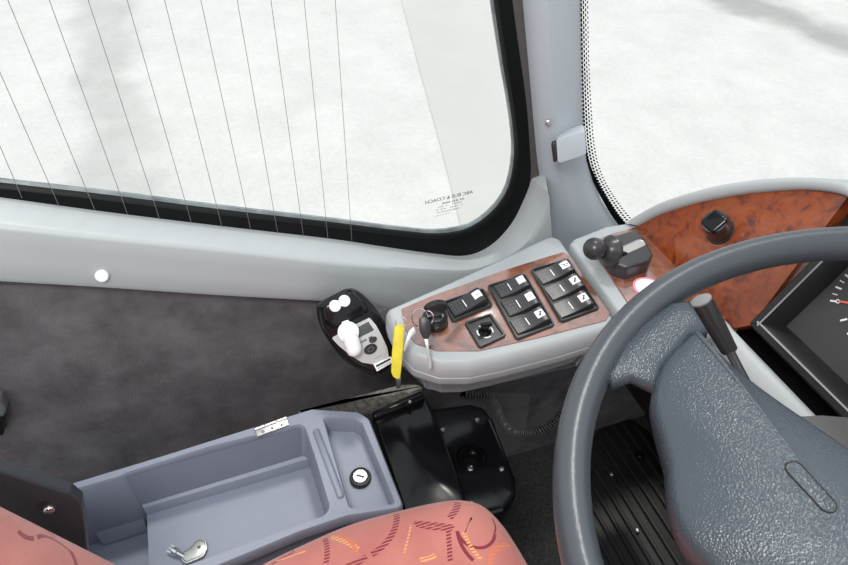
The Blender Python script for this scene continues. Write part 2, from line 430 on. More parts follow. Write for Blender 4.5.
# ---- A-pillar
def WS(x, y):           # curved windscreen surface: a point of the glass along the line of sight
    def f(p):
        c = .28 * (1 - math.exp(-max(0, p.x + .62) / .10)); return p.y - (.44 - .25 * (p.z - .727) + c)
    lo, hi = .3, 6.0; d = ray(x, y)
    for k in range(200):
        m = .3 + k * .02
        if f(CAM + d * m) > 0: hi = m; lo = m - .02; break
    for _ in range(40):
        m = (lo + hi) / 2
        if f(CAM + d * m) > 0: hi = m
        else: lo = m
    return CAM + d * hi
pr = [(-25, 520, 546, 582), (0, 522.5, 548, 582.2), (50, 527, 551, 582.8), (100, 531.5, 555, 583.5), (135, 534.5, 558, 585), (160, 537, 560, 588), (180, 540, 563, 594), (200, 543, 567, 603), (216, 545, 571, 613), (240, 548, 577, 632), (262, 551, 583, 650)]
L = []
for (y, l, m_, r) in pr:
    l3 = PX(-.598)(l, y); m3_ = PX(-.574)(m_, y); r3 = WS(r, y)
    row = [l3 + V((-.03, -.004, 0)), l3, l3.lerp(m3_, .5) + V((.006, -.002, 0)), m3_ + V((.001, -.001, 0)), m3_.lerp(r3, .12) + V((.001, 0, 0))]
    row += [m3_.lerp(r3, t) + V((.006 * math.sin(math.pi * t), 0, 0)) for t in (.35, .6, .85)] + [r3 + V((0, -.002, 0)), r3 + V((-.02, .0, 0))]
    L.append(row)
d = [(L[0][i] - L[1][i]) for i in range(len(L[0]))]; L.insert(0, [p + q * (.5 / abs(q.z)) for p, q in zip(L[0], d)])
b = B(); sheet(b, L); pil = struct(b.build('trim_2', PILLAR, smooth=60))
# housing with black slot, and a screw, on the pillar
pn = V((.80, -.52, .28)).normalized()
P1 = PL(PX(-.566)(560, 145), pn)
o1 = rnd(cast(P1.up(.015), [(556, 139), (584.5, 129.5), (586.5, 155), (557.5, 164.5)]), .0048, 5)
b = B(); b.slab(o1, pn, .0, -.034, .0018, seg=3); hs = b.build('sensor_housing', PILLAR, pil, smooth=28)
b = B(); o1 = rnd(cast(P1.up(.0135), [(551, 143.5), (556, 142), (558.5, 160), (553.5, 163)]), .002, 5); b.slab(o1, pn, .0008, -.012, .0005)
lab(b.build('slot', BLACK, hs), 'narrow black slot')
b = B(); p = PX(-.574)(548, 122.5); disc(b, p - pn * .001, pn, .0034, .003); b.box(p + pn * .002, pn.orthogonal().normalized() * .0026, pn.cross(pn.orthogonal()).normalized() * .0004, pn * .0002, 1)
b.build('screw', [STEEL, BLACK], pil)
# dark gasket strip between seal and pillar
g1 = [(509, -25), (512.5, 0), (519, 50), (525, 100), (529, 150), (531, 190)]; g2 = [(521, -25), (523.5, 0), (528.5, 50), (533, 100), (538, 150), (543, 190)]
b = B(); a1, a2 = cast(PX(GX + .0035), g1), cast(PX(GX + .002), g2)
for arr in (a1, a2): q = arr[0] - arr[1]; arr.insert(0, arr[0] + q * (.5 / q.z))
sheet(b, [[p + nx * -.02 for p in a1], a1, a2, [p + nx * -.02 for p in a2]]); struct(b.build('trim_3', GASKET))

# ---- windscreen
ws = sempty('window_2', (-.3, .6, .7))
fe = [(581, -25), (582, 0), (583, 60), (584, 110), (586, 145), (591, 170), (600, 191), (613, 214), (625, 230)]
fi = [(589.5, -25), (590.5, 0), (591.5, 60), (594, 110), (597, 145), (603, 170), (613, 190), (628, 211), (642, 226)]
fe3, fi3 = smooth_path([WS(*p) for p in fe], 5), smooth_path([WS(*p) for p in fi], 5)
me = bpy.data.meshes.new('frit_band'); n_ = len(fe3)
me.from_pydata([p + V((.001, -.003, 0)) for p in fe3] + [p + V((.001, -.003, 0)) for p in fi3], [], [[i, i+1, n_+i+1, n_+i] for i in range(n_-1)])
ul = me.uv_layers.new(name='UVMap'); acc = [0]
for i in range(1, n_): acc.append(acc[-1] + (fe3[i] - fe3[i-1]).length)
for lp in me.loops:
    i = lp.vertex_index; ul.data[lp.index].uv = (acc[i % n_] / .0058, 0 if i < n_ else 4)
me.materials.append(FRIT); fo = bpy.data.objects.new('frit_band', me); COL.objects.link(fo); attach(fo, ws)
b = B()     # solid black border in the lower corner
q1 = smooth_path([WS(*p) for p in ((585, 140), (586.5, 148), (591, 170), (600, 191), (613, 214), (625, 230))], 4)
q2 = smooth_path([WS(*p) for p in ((585.5, 140), (588, 148), (594.5, 169), (605, 190), (619, 212), (632, 228))], 4)
sheet(b, [[p + V((.001, -.004, 0)) for p in q1], [p + V((.001, -.004, 0)) for p in q2]]); b.build('seal', SEALM, ws)
b = B(); R = []
for z in (.55, .75, .95, 1.15, 1.35, 1.6):
    R.append([V((x, .44 - .25 * (z - .727) + .28 * (1 - math.exp(-max(0, x + .62) / .10)), z)) for x in [-.64 + .04 * i for i in range(40)]])
sheet(b, R); b.build('pane', GLASS, ws)

# ================================================================== SIDE CONSOLE
TOP = PL(PZ(.70)(500, 300), (.10, -.04, 1)); TN = TOP.n
con = thing('switch_console', 'grey console with wood inlay and black rocker switches under the window corner', 'console', TOP(510, 310) - V((0, 0, .08)))
out_px = [(388, 308.5), (440, 286), (500, 259), (535, 242), (551, 235), (560, 238), (585, 275), (613, 317), (609, 327), (560, 342), (500, 357), (470, 363), (440, 363), (415, 355), (401, 338), (391, 318)]
ol = rnd(cast(TOP, out_px), [.006, 0, 0, 0, .008, .008, 0, .006, .006, 0, .0, .01, .01, .01, .01, .01], 4)
b = B(); LL = [[p - TN * .095 for p in inset(ol, TN, .022)], [p - TN * .05 for p in inset(ol, TN, .012)]]
LL += [[p - TN * h for p in inset(ol, TN, i)] for (i, h) in ((.006, .046), (-.002, .040), (-.0045, .034), (-.004, .0245), (-.001, .023), (-.004, .0215), (-.0035, .012), (-.001, .005), (.002, .0015), (.005, 0))]
b.stack(LL, True, True); b.build('shell', GREY, con, smooth=60)
il = rnd(cast(TOP, [(401, 309.5), (430, 297), (500, 272), (548, 257), (564, 252.5), (569, 256), (610, 314), (606, 321), (540, 338), (479, 351.5), (437, 351.5), (415, 344), (405, 330)]), [.003, 0, 0, 0, .005, .005, .004, .004, 0, .01, .008, .008, .008], 4)
b = B(); b.slab(il, TN, .0016, -.004, .001); b.build('wood_inlay', WOODD, con)

def z4(q): return [(440 + x * .21226, 250 + y * .21226) for x, y in q]
def frame_part(q, name='switch_frame', hole=True, bor=.0022):
    c = rnd(cast(TOP.up(.002), q), .004, 4); b = B()
    b.stack([[p - TN * .004 for p in c], [p + TN * .0022 for p in c], [p + TN * .0036 for p in inset(c, TN, .0010)], [p + TN * .0036 for p in inset(c, TN, bor)], [p + TN * .0008 for p in inset(c, TN, bor + .0006)]])
    return b.build(name, SWITCH, con)
def rocker(q, parent, icon, label, tall=1.0):
    c, ex, ey = frame_of(cast(TOP.up(.007), q)); c = c - TN * .007
    lx, ly = ex.length, ey.length; ux = ex.normalized(); uy = TN.cross(ux).normalized()
    if uy.dot(ey) < 0: uy = -uy
    b = B(); prof = [(-1.0, .0030), (-.97, .0048), (-.6, .0058), (-.1, .0074), (.2, .0094), (.45, .0117), (.68, .0132), (.84, .0131), (.94, .0112), (1.0, .006)]
    L = []
    for (t, h) in prof:
        h *= tall
        o_ = c + ux * lx * t
        L.append([o_ + uy * ly - TN * .001, o_ + uy * ly + TN * (h - .0008), o_ + uy * ly * .93 + TN * h, o_ - uy * ly * .93 + TN * h, o_ - uy * ly + TN * (h - .0008), o_ - uy * ly - TN * .001])
    b.stack(L, True, True)
    def hgt(t):
        for (t0, h0), (t1, h1) in zip(prof, prof[1:]):
            if t0 <= t <= t1: return tall * (h0 + (h1 - h0) * (t - t0) / (t1 - t0))
    def patch(t0, t1, s0, s1, mi, lift=.00025):
        ts = sorted({t0, t1} | {t for t, h in prof if t0 < t < t1})
        b.stack([[c + ux * lx * t + uy * ly * s + TN * (hgt(t) + lift) for t in ts] for s in (s0, s1)], False, False, mi, closed=False)
    patch(.36, .82, -.38, .58, 1)
    patch(-.20, -.15, -.55, .5, 2)
    for i in range(3):
        for j in range(4): patch(-.82 + i*.2, -.77 + i*.2, -.7 + j*.42, -.58 + j*.42, 3)
    rr = random.Random(icon)
    if icon == 1: patch(.50, .70, .0, .08, 3, .0004)
    elif icon == 2: patch(.62, .66, -.1, .2, 3, .0004); patch(.5, .58, .25, .33, 3, .0004)
    elif icon == 3:
        for _ in range(7): u0, s0 = rr.uniform(.44, .7), rr.uniform(-.25, .35); patch(u0, u0 + .07, s0, s0 + .12, 4, .0004)
    else: patch(.50, .60, -.18, .06, 4, .0004); patch(.60, .70, .14, .36, 4, .0004); patch(.56, .64, .02, .18, 4, .0004)
    return lab(b.build('rocker_switch', [SWITCH, PAPER, PAPER, DOT, BLACK], parent), label)
fA = frame_part(z4([(12, 248), (203, 184), (250, 266), (58, 347)]))
rocker(z4([(30, 246), (188, 193), (222, 246), (70, 312)]), fA, 1, 'single rocker switch set apart beside the mirror adjuster', 1.15)
fB = frame_part(z4([(220, 172), (402, 116), (542, 360), (360, 430)]))
rocker(z4([(254, 160), (392, 120), (424, 178), (284, 222)]), fB, 2, 'rocker switch topmost in the middle block')
rocker(z4([(291, 237), (436, 193), (468, 262), (324, 307)]), fB, 1, 'rocker switch in the centre of the middle block')
rocker(z4([(332, 325), (484, 274), (516, 338), (364, 392)]), fB, 5, 'rocker switch lowest in the middle block')
fC = frame_part(z4([(424, 96), (602, 44), (752, 280), (570, 348)]))
rocker(z4([(450, 97), (602, 50), (632, 104), (480, 158)]), fC, 3, 'rocker switch topmost in the right block')
rocker(z4([(496, 170), (646, 119), (680, 178), (526, 234)]), fC, 4, 'rocker switch in the centre of the right block')
rocker(z4([(538, 247), (686, 199), (722, 263), (566, 317)]), fC, 4, 'rocker switch lowest in the right block')
# mirror adjuster
fM = frame_part(z4([(112, 346), (238, 300), (314, 410), (186, 470)]), 'mirror_adjuster', bor=.003)
p = TOP.up(.0028)(*z4([(212, 384)])[0]); b = B()
for k in range(4):
    a0 = k * math.pi / 2 + .3; r1, r2 = .0078, .0094; arc = [a0 + .9 * i / 6 for i in range(7)]
    e1 = TN.orthogonal().normalized(); e2 = TN.cross(e1)
    sheet(b, [[p + (e1 * math.cos(a) + e2 * math.sin(a)) * r + TN * .0004 for a in arc] for r in (r1, r2)])
b.build('dial_mark', PAPER, fM)
b = B(); b.lathe(p - TN * .002, TN, [(.0075, 0), (.0072, .003), (.0055, .0045), (.004, .009), (.0042, .013), (.003, .0142), (.0004, .0144)], 20)
e1 = (TOP(497, 330) - TOP(485, 332)).normalized(); b.box(p + TN * .0128, e1 * .0062, TN.cross(e1) * .0017, TN * .0018)
b.build('knob', GLOSS, fM)
# ignition lock
p = TOP(435, 323.5); b = B()
b.lathe(p - TN * .002, TN, [(.0150, 0), (.0150, .003), (.0138, .005), (.0130, .009), (.0136, .0105), (.0136, .015), (.0120, .017), (.0095, .017), (.009, .013)], 32)
lock = b.build('ignition_lock', BLACK, con)
b = B(); b.lathe(p + TN * .0105, TN, [(.009, 0), (.009, .004), (.002, .005)], 24); b.build('lock_face', CHROME, lock)

# ---- bunch of keys
KP = p + TN * .032
kb = thing('key_bunch', 'bunch of keys with yellow tag hanging from the ignition lock', 'keys', p + TN * .016)
b = B(); kd = (TOP(424, 316) - TOP(438, 313)).normalized(); kq = TN.cross(kd)
hh = [p + TN * .027 + kd * (.013 * math.cos(a)) + TN * (.0105 * math.sin(a)) for a in [2*math.pi*i/18 for i in range(18)]]
b.slab(hh, kq, .0032, -.0032, .0014); b.build('key_head', BLACK, kb)
b = B(); b.box(p + TN * .0195, kd * .0035, kq * .001, TN * .004); b.build('key_blade', STEEL, kb)
dk = depth(p) - .024
dk = min(dk, depth(TOP(430, 362)) - .012)
def ringat(cx, cy, r, d, tilt, seg=26):
    c = at(cx, cy, d); a1 = (RT + FW * tilt).normalized(); a2 = (DN + FW * .3).normalized()
    return [c + (a1 * math.cos(2*math.pi*i/seg) + a2 * math.sin(2*math.pi*i/seg)) * r for i in range(seg)]
for cx, cy, r, t in ((420, 318, .0098, .6), (428, 317.5, .0072, -.8), (401, 322, .0058, .3)):
    b = B(); b.tube(ringat(cx, cy, r, dk + (.004 if cx < 405 else 0), t), .00062, 6, closed=True); b.build('split_ring', CHROME, kb)
dn2 = min(dk + .004, depth(TOP(430, 362)) - .012)
hp = [(419, 318), (425, 316), (430, 320), (431, 331), (428.5, 339), (423.5, 339), (419.5, 331)]
fn = -FW
b = B(); b.slab(rnd([at(x, y, dn2) for x, y in hp], .003, 4), fn, .0025, -.0025, .0012); b.build('key_head', BLACK, kb)
b = B(); b.slab([at(x, y, dn2 + .002 * (y - 338) / 30) for x, y in ((423.8, 338), (428.2, 338), (429, 350), (430.5, 352), (430, 356), (431.8, 360), (431.6, 367), (430, 369.5), (428.2, 367), (427, 352))], fn, .0009, -.0009, .0003); b.build('key_blade', KEYGREY, kb)
b = B(); b.slab([at(x, y, dn2 + .004) for x, y in ((409, 331), (413.5, 327), (416.5, 332), (411, 338), (404.5, 352), (402.5, 349))], fn, .0009, -.0009, .0003); b.build('key_blade', KEYGREY, kb)
tg = [(394.5, 327), (399, 323.5), (404.5, 326), (403.8, 340), (402, 362), (400.2, 378), (397, 379), (393.2, 376.5), (391.2, 372), (392, 352)]
b = B(); b.slab(rnd([at(x, y, dn2 + .002) for x, y in tg], .0015, 3), fn, .0016, -.0016, .0007); lab(b.build('key_tag', YELLOW, kb), 'yellow plastic tag')
b = B(); b.slab(rnd([at(x, y, dn2 + .003) for x, y in ((395, 377), (401.5, 377), (401, 386), (399.5, 388.5), (396.5, 388))], .001, 3), fn, .0016, -.0016, .0007); b.build('tag_end', BLACK, kb)

# ================================================================== DASHBOARD
FL = PZ(.705); CR = FL(636, 227.5); FT = math.radians(63)
FAS = PL(CR, (0, -math.sin(FT), math.cos(FT))); FN = FAS.n; SD = V((0, math.cos(FT), math.sin(FT)))
das = thing('dashboard', 'dark wood and grey dashboard under the windscreen behind the steering wheel', 'dashboard', V((-.2, .55, .45)))
# flat wing beside the switch console
b = B(); wl = rnd(cast(FL, [(570, 243), (574, 238.5), (606, 226), (640, 221), (660, 240), (742, 321), (726, 333), (660, 348), (626, 328), (618, 311)]), [.003, .004, 0, 0, 0, 0, .01, .02, .01, .004], 4)
b.stack([[p - V((0, 0, .075)) for p in inset(wl, UP, .012)], [p - V((0, 0, .02)) for p in wl], [p - V((0, 0, .003)) for p in wl], [p - V((0, 0, .0005)) for p in inset(wl, UP, .0018)], inset(wl, UP, .004)])
b.build('side_shelf', GREY, das, smooth=50)
b = B(); fl = rnd(cast(FL.up(.001), [(588, 243.5), (612, 234), (636.5, 227.5), (734, 317), (716, 323), (660, 334), (637, 317)]), [.004, 0, 0, .0, .01, .01, .01], 3)
b.slab(fl, UP, .0012, -.004, .0006); lab(b.build('wood_panel', WOODD, das), 'flat glossy burl wood panel')
# upright fascia
ft_px = [(638, 226), (662, 214), (700, 202.5), (747, 194), (798, 190), (832, 192.5), (848, 197)]
lip_px = [(626, 223), (661, 203), (704, 189), (740, 182), (778, 178), (821, 178), (848, 182)]
ftop = cast(FAS, ft_px); xr = .50
lo1, lo2 = CR - SD * .0, FAS(752, 325)
wb = [ftop[0]] + ftop[1:] + [V((.10, 0, 0)) + V((0, ftop[-1].y, ftop[-1].z - .01)), V((xr, lo1.y, lo1.z)), lo1]
ck = FAS(752.5, 325); sl = (FAS(846, 223) - ck).dot(SD); ctl = ck + SD * sl
def cutx(x): return V((x, 0, 0))
tops = [p for p in ftop if p.x < ck.x - .004]
last_t = [p for p in ftop if p.x >= ck.x - .004]
if last_t:
    p, q = tops[-1], last_t[0]; tops.append(p.lerp(q, (ck.x - p.x) / (q.x - p.x)))
b = B(); b.slab(tops + [V((ck.x, CR.y, CR.z)) + SD * ((ck - CR).dot(SD)), V((ck.x - .012, CR.y, CR.z)), CR.copy()], FN, .0008, -.02, .0005)
lab(b.build('wood_panel', WOOD, das), 'upright reddish burl wood panel')
# grey lip above the wood
loutp = [(560, 243)] ; 
inn = smooth_path(ftop, 5); outr = smooth_path(cast(PL(FAS.p + FN * .002, FN), lip_px), 5)
while len(outr) < len(inn): outr.append(outr[-1])
for arr in (inn, outr):
    arr.append(arr[-1] + V((.12, .0, -.004))); arr.append(arr[-1] + V((.5, .0, -.02)))
BK = V((0, .05, -.012))
rows = [[p - FN * .008 for p in inn], [p + FN * .004 for p in inn], [p.lerp(q, .2) + FN * .0065 for p, q in zip(inn, outr)], [p.lerp(q, .55) + FN * .0075 for p, q in zip(inn, outr)], [p.lerp(q, .85) + FN * .005 for p, q in zip(inn, outr)], [q - FN * .0 for q in outr], [q + BK * .3 for q in outr], [q + BK * 1.2 for q in outr], [q + BK * 2 + V((0, 0, -.10)) for q in outr]]
b = B(); sheet(b, rows); b.build('top_lip', GREY, das, smooth=60)
# lower knee panel in grey, running right under the cluster
K0 = FAS(748, 325); xl = FAS(738, 318).x
prof = [(.0, .004), (-.004, .010), (-.012, .016), (-.024, .0165), (-.036, .012), (-.040, .005), (-.043, .004), (-.055, .004), (-.20, -.12)]
b = B(); R = []
for (s, n_) in prof: R.append([V((x, CR.y, CR.z)) + SD * s + FN * n_ for x in (xl - .02, xl, xl + .1, xl + .3, xr)])
sheet(b, R); b.stack([[r[0] for r in R], [r[0] + V((.0, .06, -.01)) for r in R]], False, False, closed=False)
b.build('knee_panel', GREY, das, smooth=50)
b = B(); b.add([V((-.48, .50, .44)), V((xr, .50, .44)), V((xr, .60, .44)), V((-.48, .60, .44)), V((-.48, .52, .69)), V((xr, .52, .69)), V((xr, .62, .69)), V((-.48, .62, .69))], [[0,3,2,1],[4,5,6,7],[0,1,5,4],[2,3,7,6],[0,4,7,3],[1,2,6,5]])
b.build('carrier', BLACK, das)
# instrument cluster
ck = FAS(752.5, 325); sl = (FAS(846, 223) - ck).dot(SD)
clu = thing('instrument_cluster', 'black instrument cluster with speedometer behind the steering wheel', 'instruments', ck + V((.15, 0, 0)))
ex = V((1, 0, 0)); q = rnd([ck, ck + ex * .40, ck + ex * .40 + SD * sl, ck + SD * sl], .006, 4)
b = B(); b.stack([[p - FN * .02 for p in q], [p + FN * .008 for p in q], [p + FN * .012 for p in inset(q, FN, .003)], [p + FN * .012 for p in inset(q, FN, .009)], [p + FN * .009 for p in inset(q, FN, .012)], [p - FN * .014 for p in inset(q, FN, .020)]], True, False)
b.build('housing', BLACK, clu)
b = B(); hq = inset(q, FN, .0098); b.tube([p + FN * .0118 for p in hq], .0009, 6, closed=True); b.build('bezel_glint', mat('edge_glint', (.35, .37, .37), .3), clu)  # pale line painted in for the highlight along the bezel edge
DP = FAS.up(-.0135); q2 = [p - FN * .0138 for p in inset(q, FN, .018)]
b = B(); b.add(q2, [list(range(len(q2)))]); dial = b.build('dial_face', DIAL, clu)
DC = DP(889, 309); DR = (DP(831.5, 300.8) - DC).length
a0 = (DP(831.5, 300.8) - DC); ang0 = math.atan2(a0.dot(SD), a0.dot(ex))
b = B()
for i in range(33):
    a = ang0 - i * .145; u = ex * math.cos(a) + SD * math.sin(a); t = FN.cross(u)
    big = i % 2 == 0; b.box(DC + u * (DR - (.002 if big else .0015)) + FN * .0006, u * (.0030 if big else .0024), t * (.0009 if big else .0005), FN * .0002)
b2 = random.Random(8)
for i, s in enumerate(('0', '20', '40', '60', '80', '100', '120')):
    a = ang0 - i * .145 * 4; u = ex * math.cos(a) + SD * math.sin(a)
    if i: text_mesh(b, s, DC + u * (DR * .74) - ex * .004 - SD * .002 + FN * .0006, ex, SD, .004 * len(s))
for a in (ang0 + .45, ang0 + .8):
    u = ex * math.cos(a) + SD * math.sin(a); t = FN.cross(u); b.box(DC + u * DR * .78 + FN * .0006, u * .0032, t * .0009, FN * .0002)
b.build('scale', PAPER, dial)
b = B(); u = (DP(840, 301.6) - DC).normalized(); t = FN.cross(u); Ln = (DP(840, 301.6) - DC).length
b.add([DC + t * .0016 + FN * .003, DC - t * .0016 + FN * .003, DC + u * Ln - t * .0008 + FN * .003, DC + u * Ln + t * .0008 + FN * .003, DC + FN * .0015, DC + u * Ln + FN * .0022], [[0, 1, 2, 3], [1, 4, 5, 2], [4, 0, 3, 5]])
b.build('needle', NEEDLE, dial)
b = B(); b.lathe(DP(838.3, 301.5) + FN * .0008, FN, [(.0021, 0), (.0021, .0006), (.0011, .0006), (.0011, .0)], 16, cap0=False, cap1=False); b.build('zero_mark', PAPER, dial)
b = B(); b.lathe(DC, FN, [(.008, 0), (.008, .004), (.006, .006)], 20); b.build('needle_hub', BLACK, dial)

# dark dome sensor on the wood
bx = V((.10, -.55, .83)).normalized(); c = FAS(720.5, 230)
sen = thing('dash_knob', 'round dark knob with glossy square cap on the upright wood panel', 'knob', c)
b = B(); b.lathe(c - FN * .001, FN, [(.0175, 0), (.0175, .002), (.0160, .004), (.015, .004)], 28); b.build('collar', BLACK, sen)
b = B(); b.lathe(c, (bx + FN * .6), [(.0150, 0), (.0150, .012), (.0145, .020), (.0135, .0245)], 28); b.build('body', mat('smoked_chrome', (.10, .105, .11), .18, .8), sen)
kx = (bx + FN * .6).normalized(); s1 = V((1, 0, 0)); s1 = (s1 - kx * s1.dot(kx)).normalized(); s2 = kx.cross(s1)
b = B(); q = rnd([c + kx * .022 + s1 * a + s2 * d_ for a, d_ in ((-.0112, -.0112), (.0112, -.0112), (.0112, .0112), (-.0112, .0112))], .004, 4); b.slab(q, kx, .005, 0, .003, seg=3); b.build('cap', GLOSS, sen, smooth=60)

# lever unit on the flat wood panel
jt = FL.up(.0215); j0 = FL(632, 262)
joy = thing('lever_switch', 'black ball lever in a chrome gate on the flat wood panel', 'lever', j0)
jq = rnd(cast(jt, [(599, 240), (635, 229), (643, 236), (653.5, 254), (650, 260), (628, 267.5), (615, 263)]), [.004, .004, .003, .006, .003, .005, .004], 4)
b = B(); b.slab(jq, UP, 0, -.0190, .0025, seg=3); b.build('base', SWITCH, joy)
g0, g1_ = jt(624.5, 250.5), jt(640, 243.5); gu = (g1_ - g0).normalized(); gv = UP.cross(gu); gc = (g0 + g1_) / 2; gl_ = (g1_ - g0).length / 2
ov = [gc + gu * (gl_ if abs(a) < math.pi/2 else -gl_) + (gu * math.cos(a) + gv * math.sin(a)) * .0068 for a in [-math.pi + 2*math.pi*i/28 for i in range(28)]]
b = B(); b.stack([ov, [p + UP * .0009 for p in inset(ov, UP, .0004)], [p + UP * .0007 for p in inset(ov, UP, .0010)], [p + UP * .0003 for p in inset(ov, UP, .0014)]], False, True); b.build('gate', STEEL, joy)
jd = depth(jt(628, 252)); s0 = jt(627, 253) - UP * .003; s1_ = at(610, 250.5, jd - .014); s2_ = at(594.5, 248.8, jd - .026)
b = B(); b.tube([s0, s1_, s2_], [.0035, .0042, .004], 12); b.build('stem', BLACK, joy)
ax = (s2_ - s1_).normalized(); b = B()
KS = 1.42
b.lathe(s1_ - ax * .003, ax, [(r * KS, h) for r, h in ((.005, -.006), (.0105, -.003), (.0128, .001), (.0130, .003), (.0120, .0048), (.0105, .008), (.0085, .012), (.006, .015))], 30); b.build('collar', SWITCH, joy, smooth=60)
b = B(); rb = .0132; b.lathe(s2_, ax, [(rb * math.sin(a), -rb * math.cos(a)) for a in [math.pi * i / 16 for i in range(1, 16)]], 30); b.build('ball', SWITCH, joy, smooth=80)
# round sticker
c = FL.up(.0022)(648, 287.5); b = B(); e1, e2 = V((1, 0, 0)), V((0, 1, 0)); nn = 36
b.lathe(c, UP, [(.0175, 0), (.0175, .0003), (.0148, .00032)], nn, 0, True, False); b.lathe(c + UP * .00005, UP, [(.0148, .00027), (.001, .00027)], nn, 1, False, True)
tag(b.build('round_sticker', [RED, PAPER]), 'round white sticker with red rim on the flat wood panel', 'sticker')

# ================================================================== STEERING WHEEL
WC = V((-.057, .355, .866)); T = .2
wu, wv, wn = V((1, 0, 0)), V((0, math.cos(T), math.sin(T))), V((0, -math.sin(T), math.cos(T)))
def W(u, v, h=0): return WC + wu * u + wv * v + wn * h
stw = thing('steering_wheel', 'large dark grey steering wheel with wide padded hub', 'steering wheel', W(0, 0, -.05))
b = B(); rim = []
RW = .22
for i in range(96):
    a = 2 * math.pi * i / 96; u = wu * math.cos(a) + wv * math.sin(a)
    rim.append([WC + u * (RW + .0122 * math.cos(t)) + wn * (.0150 * math.sin(t)) for t in [2*math.pi*k/20 for k in range(20)]])
b.stack(rim + [rim[0]], False, False); b.build('rim', WHEEL, stw, smooth=80)
def wuv(x, y, h):
    pl = PL(W(0, 0, h), wn); P = pl(x, y) - WC; return P.dot(wu), P.dot(wv)
HP = .012
half = [wuv(x, y, HP) for x, y in ((848, 440), (790, 401), (750, 372), (722, 348), (703, 330), (696, 325), (689, 331), (672, 347), (662, 360), (655, 378), (652, 400), (660, 432), (667, 460), (669, 490), (677, 520), (692, 546), (712, 568))]
vb = half[-1][1]
half = [(0, half[0][1] + .012)] + half + [(0, vb - .006)]
pad2 = half + [(-u, v) for u, v in half[-2:0:-1]]
pad = smooth_path([W(u, v) for u, v in pad2], 3, closed=True)
cen = W(0, -.085)
b = B(); LL = []
for (i, h) in ((.008, -.040), (.003, -.026), (.0, -.010), (.0, -.002), (.0010, .003), (.0028, .0065), (.005, .0085)):
    LL.append([p + wn * (h + HP - .010) for p in inset(pad, wn, i)])
last = inset(pad, wn, .005)
for k in (.955, .88, .8, .7, .6, .4, .2, .06):
    LL.append([cen.lerp(p, k) + wn * (HP - .0015 + .020 * (1 - k*k)) for p in last])
b.stack(LL, True, True); padob = b.build('hub_pad', LEATHER, stw, smooth=70)
from mathutils.bvhtree import BVHTree
bpy.context.view_layer.update()
BV = BVHTree.FromPolygons([padob.matrix_world @ v.co for v in padob.data.vertices], [list(p.vertices) for p in padob.data.polygons])
def onpad(p): 
    h_ = BV.ray_cast(p + wn * .1, -wn)[0]; return h_ if h_ is not None else p
for sgn in (1, -1):
    ps = [(u * sgn, v) for u, v in [wuv(x, y, .02) for x, y in ((785, 469), (828, 519))]]
    a, c = W(*ps[0], HP + .0155), W(*ps[1], HP + .0195); du = (c - a).normalized(); dv = wn.cross(du).normalized(); r = .0048; md = (a + c) / 2; hl = (c - a).length / 2
    ov = [md + du * (hl - r if abs(al) < math.pi/2 else -hl + r) + (du * math.cos(al) + dv * math.sin(al)) * r for al in [-math.pi + 2*math.pi*i/28 for i in range(28)]]
    nn_ = wn; ov = [onpad(p) for p in ov]
    b = B(); b.slab(ov, nn_, .0006, -.004, .0004); ob = b.build('badge', LEATHER, padob)
    b = B(); b.tube([p + nn_ * .0005 for p in ov], .0005, 6, closed=True); b.build('badge_groove', BLACK, padob)
    # spoke
    sp_ = [wuv(x, y, .0) for x, y in ((604, 376), (612, 386), (631, 379), (654, 390), (664, 372), (695, 335), (708, 333), (690, 302), (668, 305), (640, 325), (618, 350))]
    sp_ = [W(u * sgn, v) for u, v in sp_]
    b = B(); LL = [[p + wn * h for p in inset(sp_, wn, i)] for (i, h) in ((.004, -.012), (0, -.006), (0, .0), (.002, .004), (.006, .007))]
    b.stack(LL, True, True); b.build('spoke', LEATHER, stw, smooth=60)
b = B(); b.lathe(W(0, -.05, -.03), -wn, [(.10, 0), (.085, .015), (.05, .04)], 40); b.build('hub', BLACK, stw)
# column and stalk
colm = thing('steering_column', 'dark steering column below the wheel with a stalk on its left', 'steering column', V((-.05, .48, FZ)))
b = B(); b.tube([W(0, -.02, -.075), W(0, 0, -.14), V((-.057, .46, .60)), V((-.057, .50, .35)), V((-.057, .52, FZ))], [.055, .06, .055, .05, .06], 24); b.build('column_tube', BLACK, colm)
b = B(); sh = [W(u, v, -.10) for u, v in ((-.095, .02), (.095, .02), (.095, -.07), (-.095, -.07))]; b.slab(rnd(sh, .03, 5), wn, .022, -.05, .012, seg=4); b.build('shroud', RUBBER, colm)
s_a, s_b = at(701.5, 301, .585), at(729, 350, .60)
b = B(); axs = (s_b - s_a).normalized(); b.tube([s_a, s_a + axs * .004, s_a.lerp(s_b, .5), s_b], [.0098, .0105, .0095, .0080], 20); b.tube([s_b, W(-.08, -.01, -.11)], .0045, 12)
stk = b.build('stalk', SWITCH, colm)
b = B(); b.lathe(s_a, -axs, [(.0100, 0), (.0100, .0016), (.0084, .0026)], 20); b.build('stalk_end', mat('stalk_end_grey', (.30, .31, .31), .4), stk)

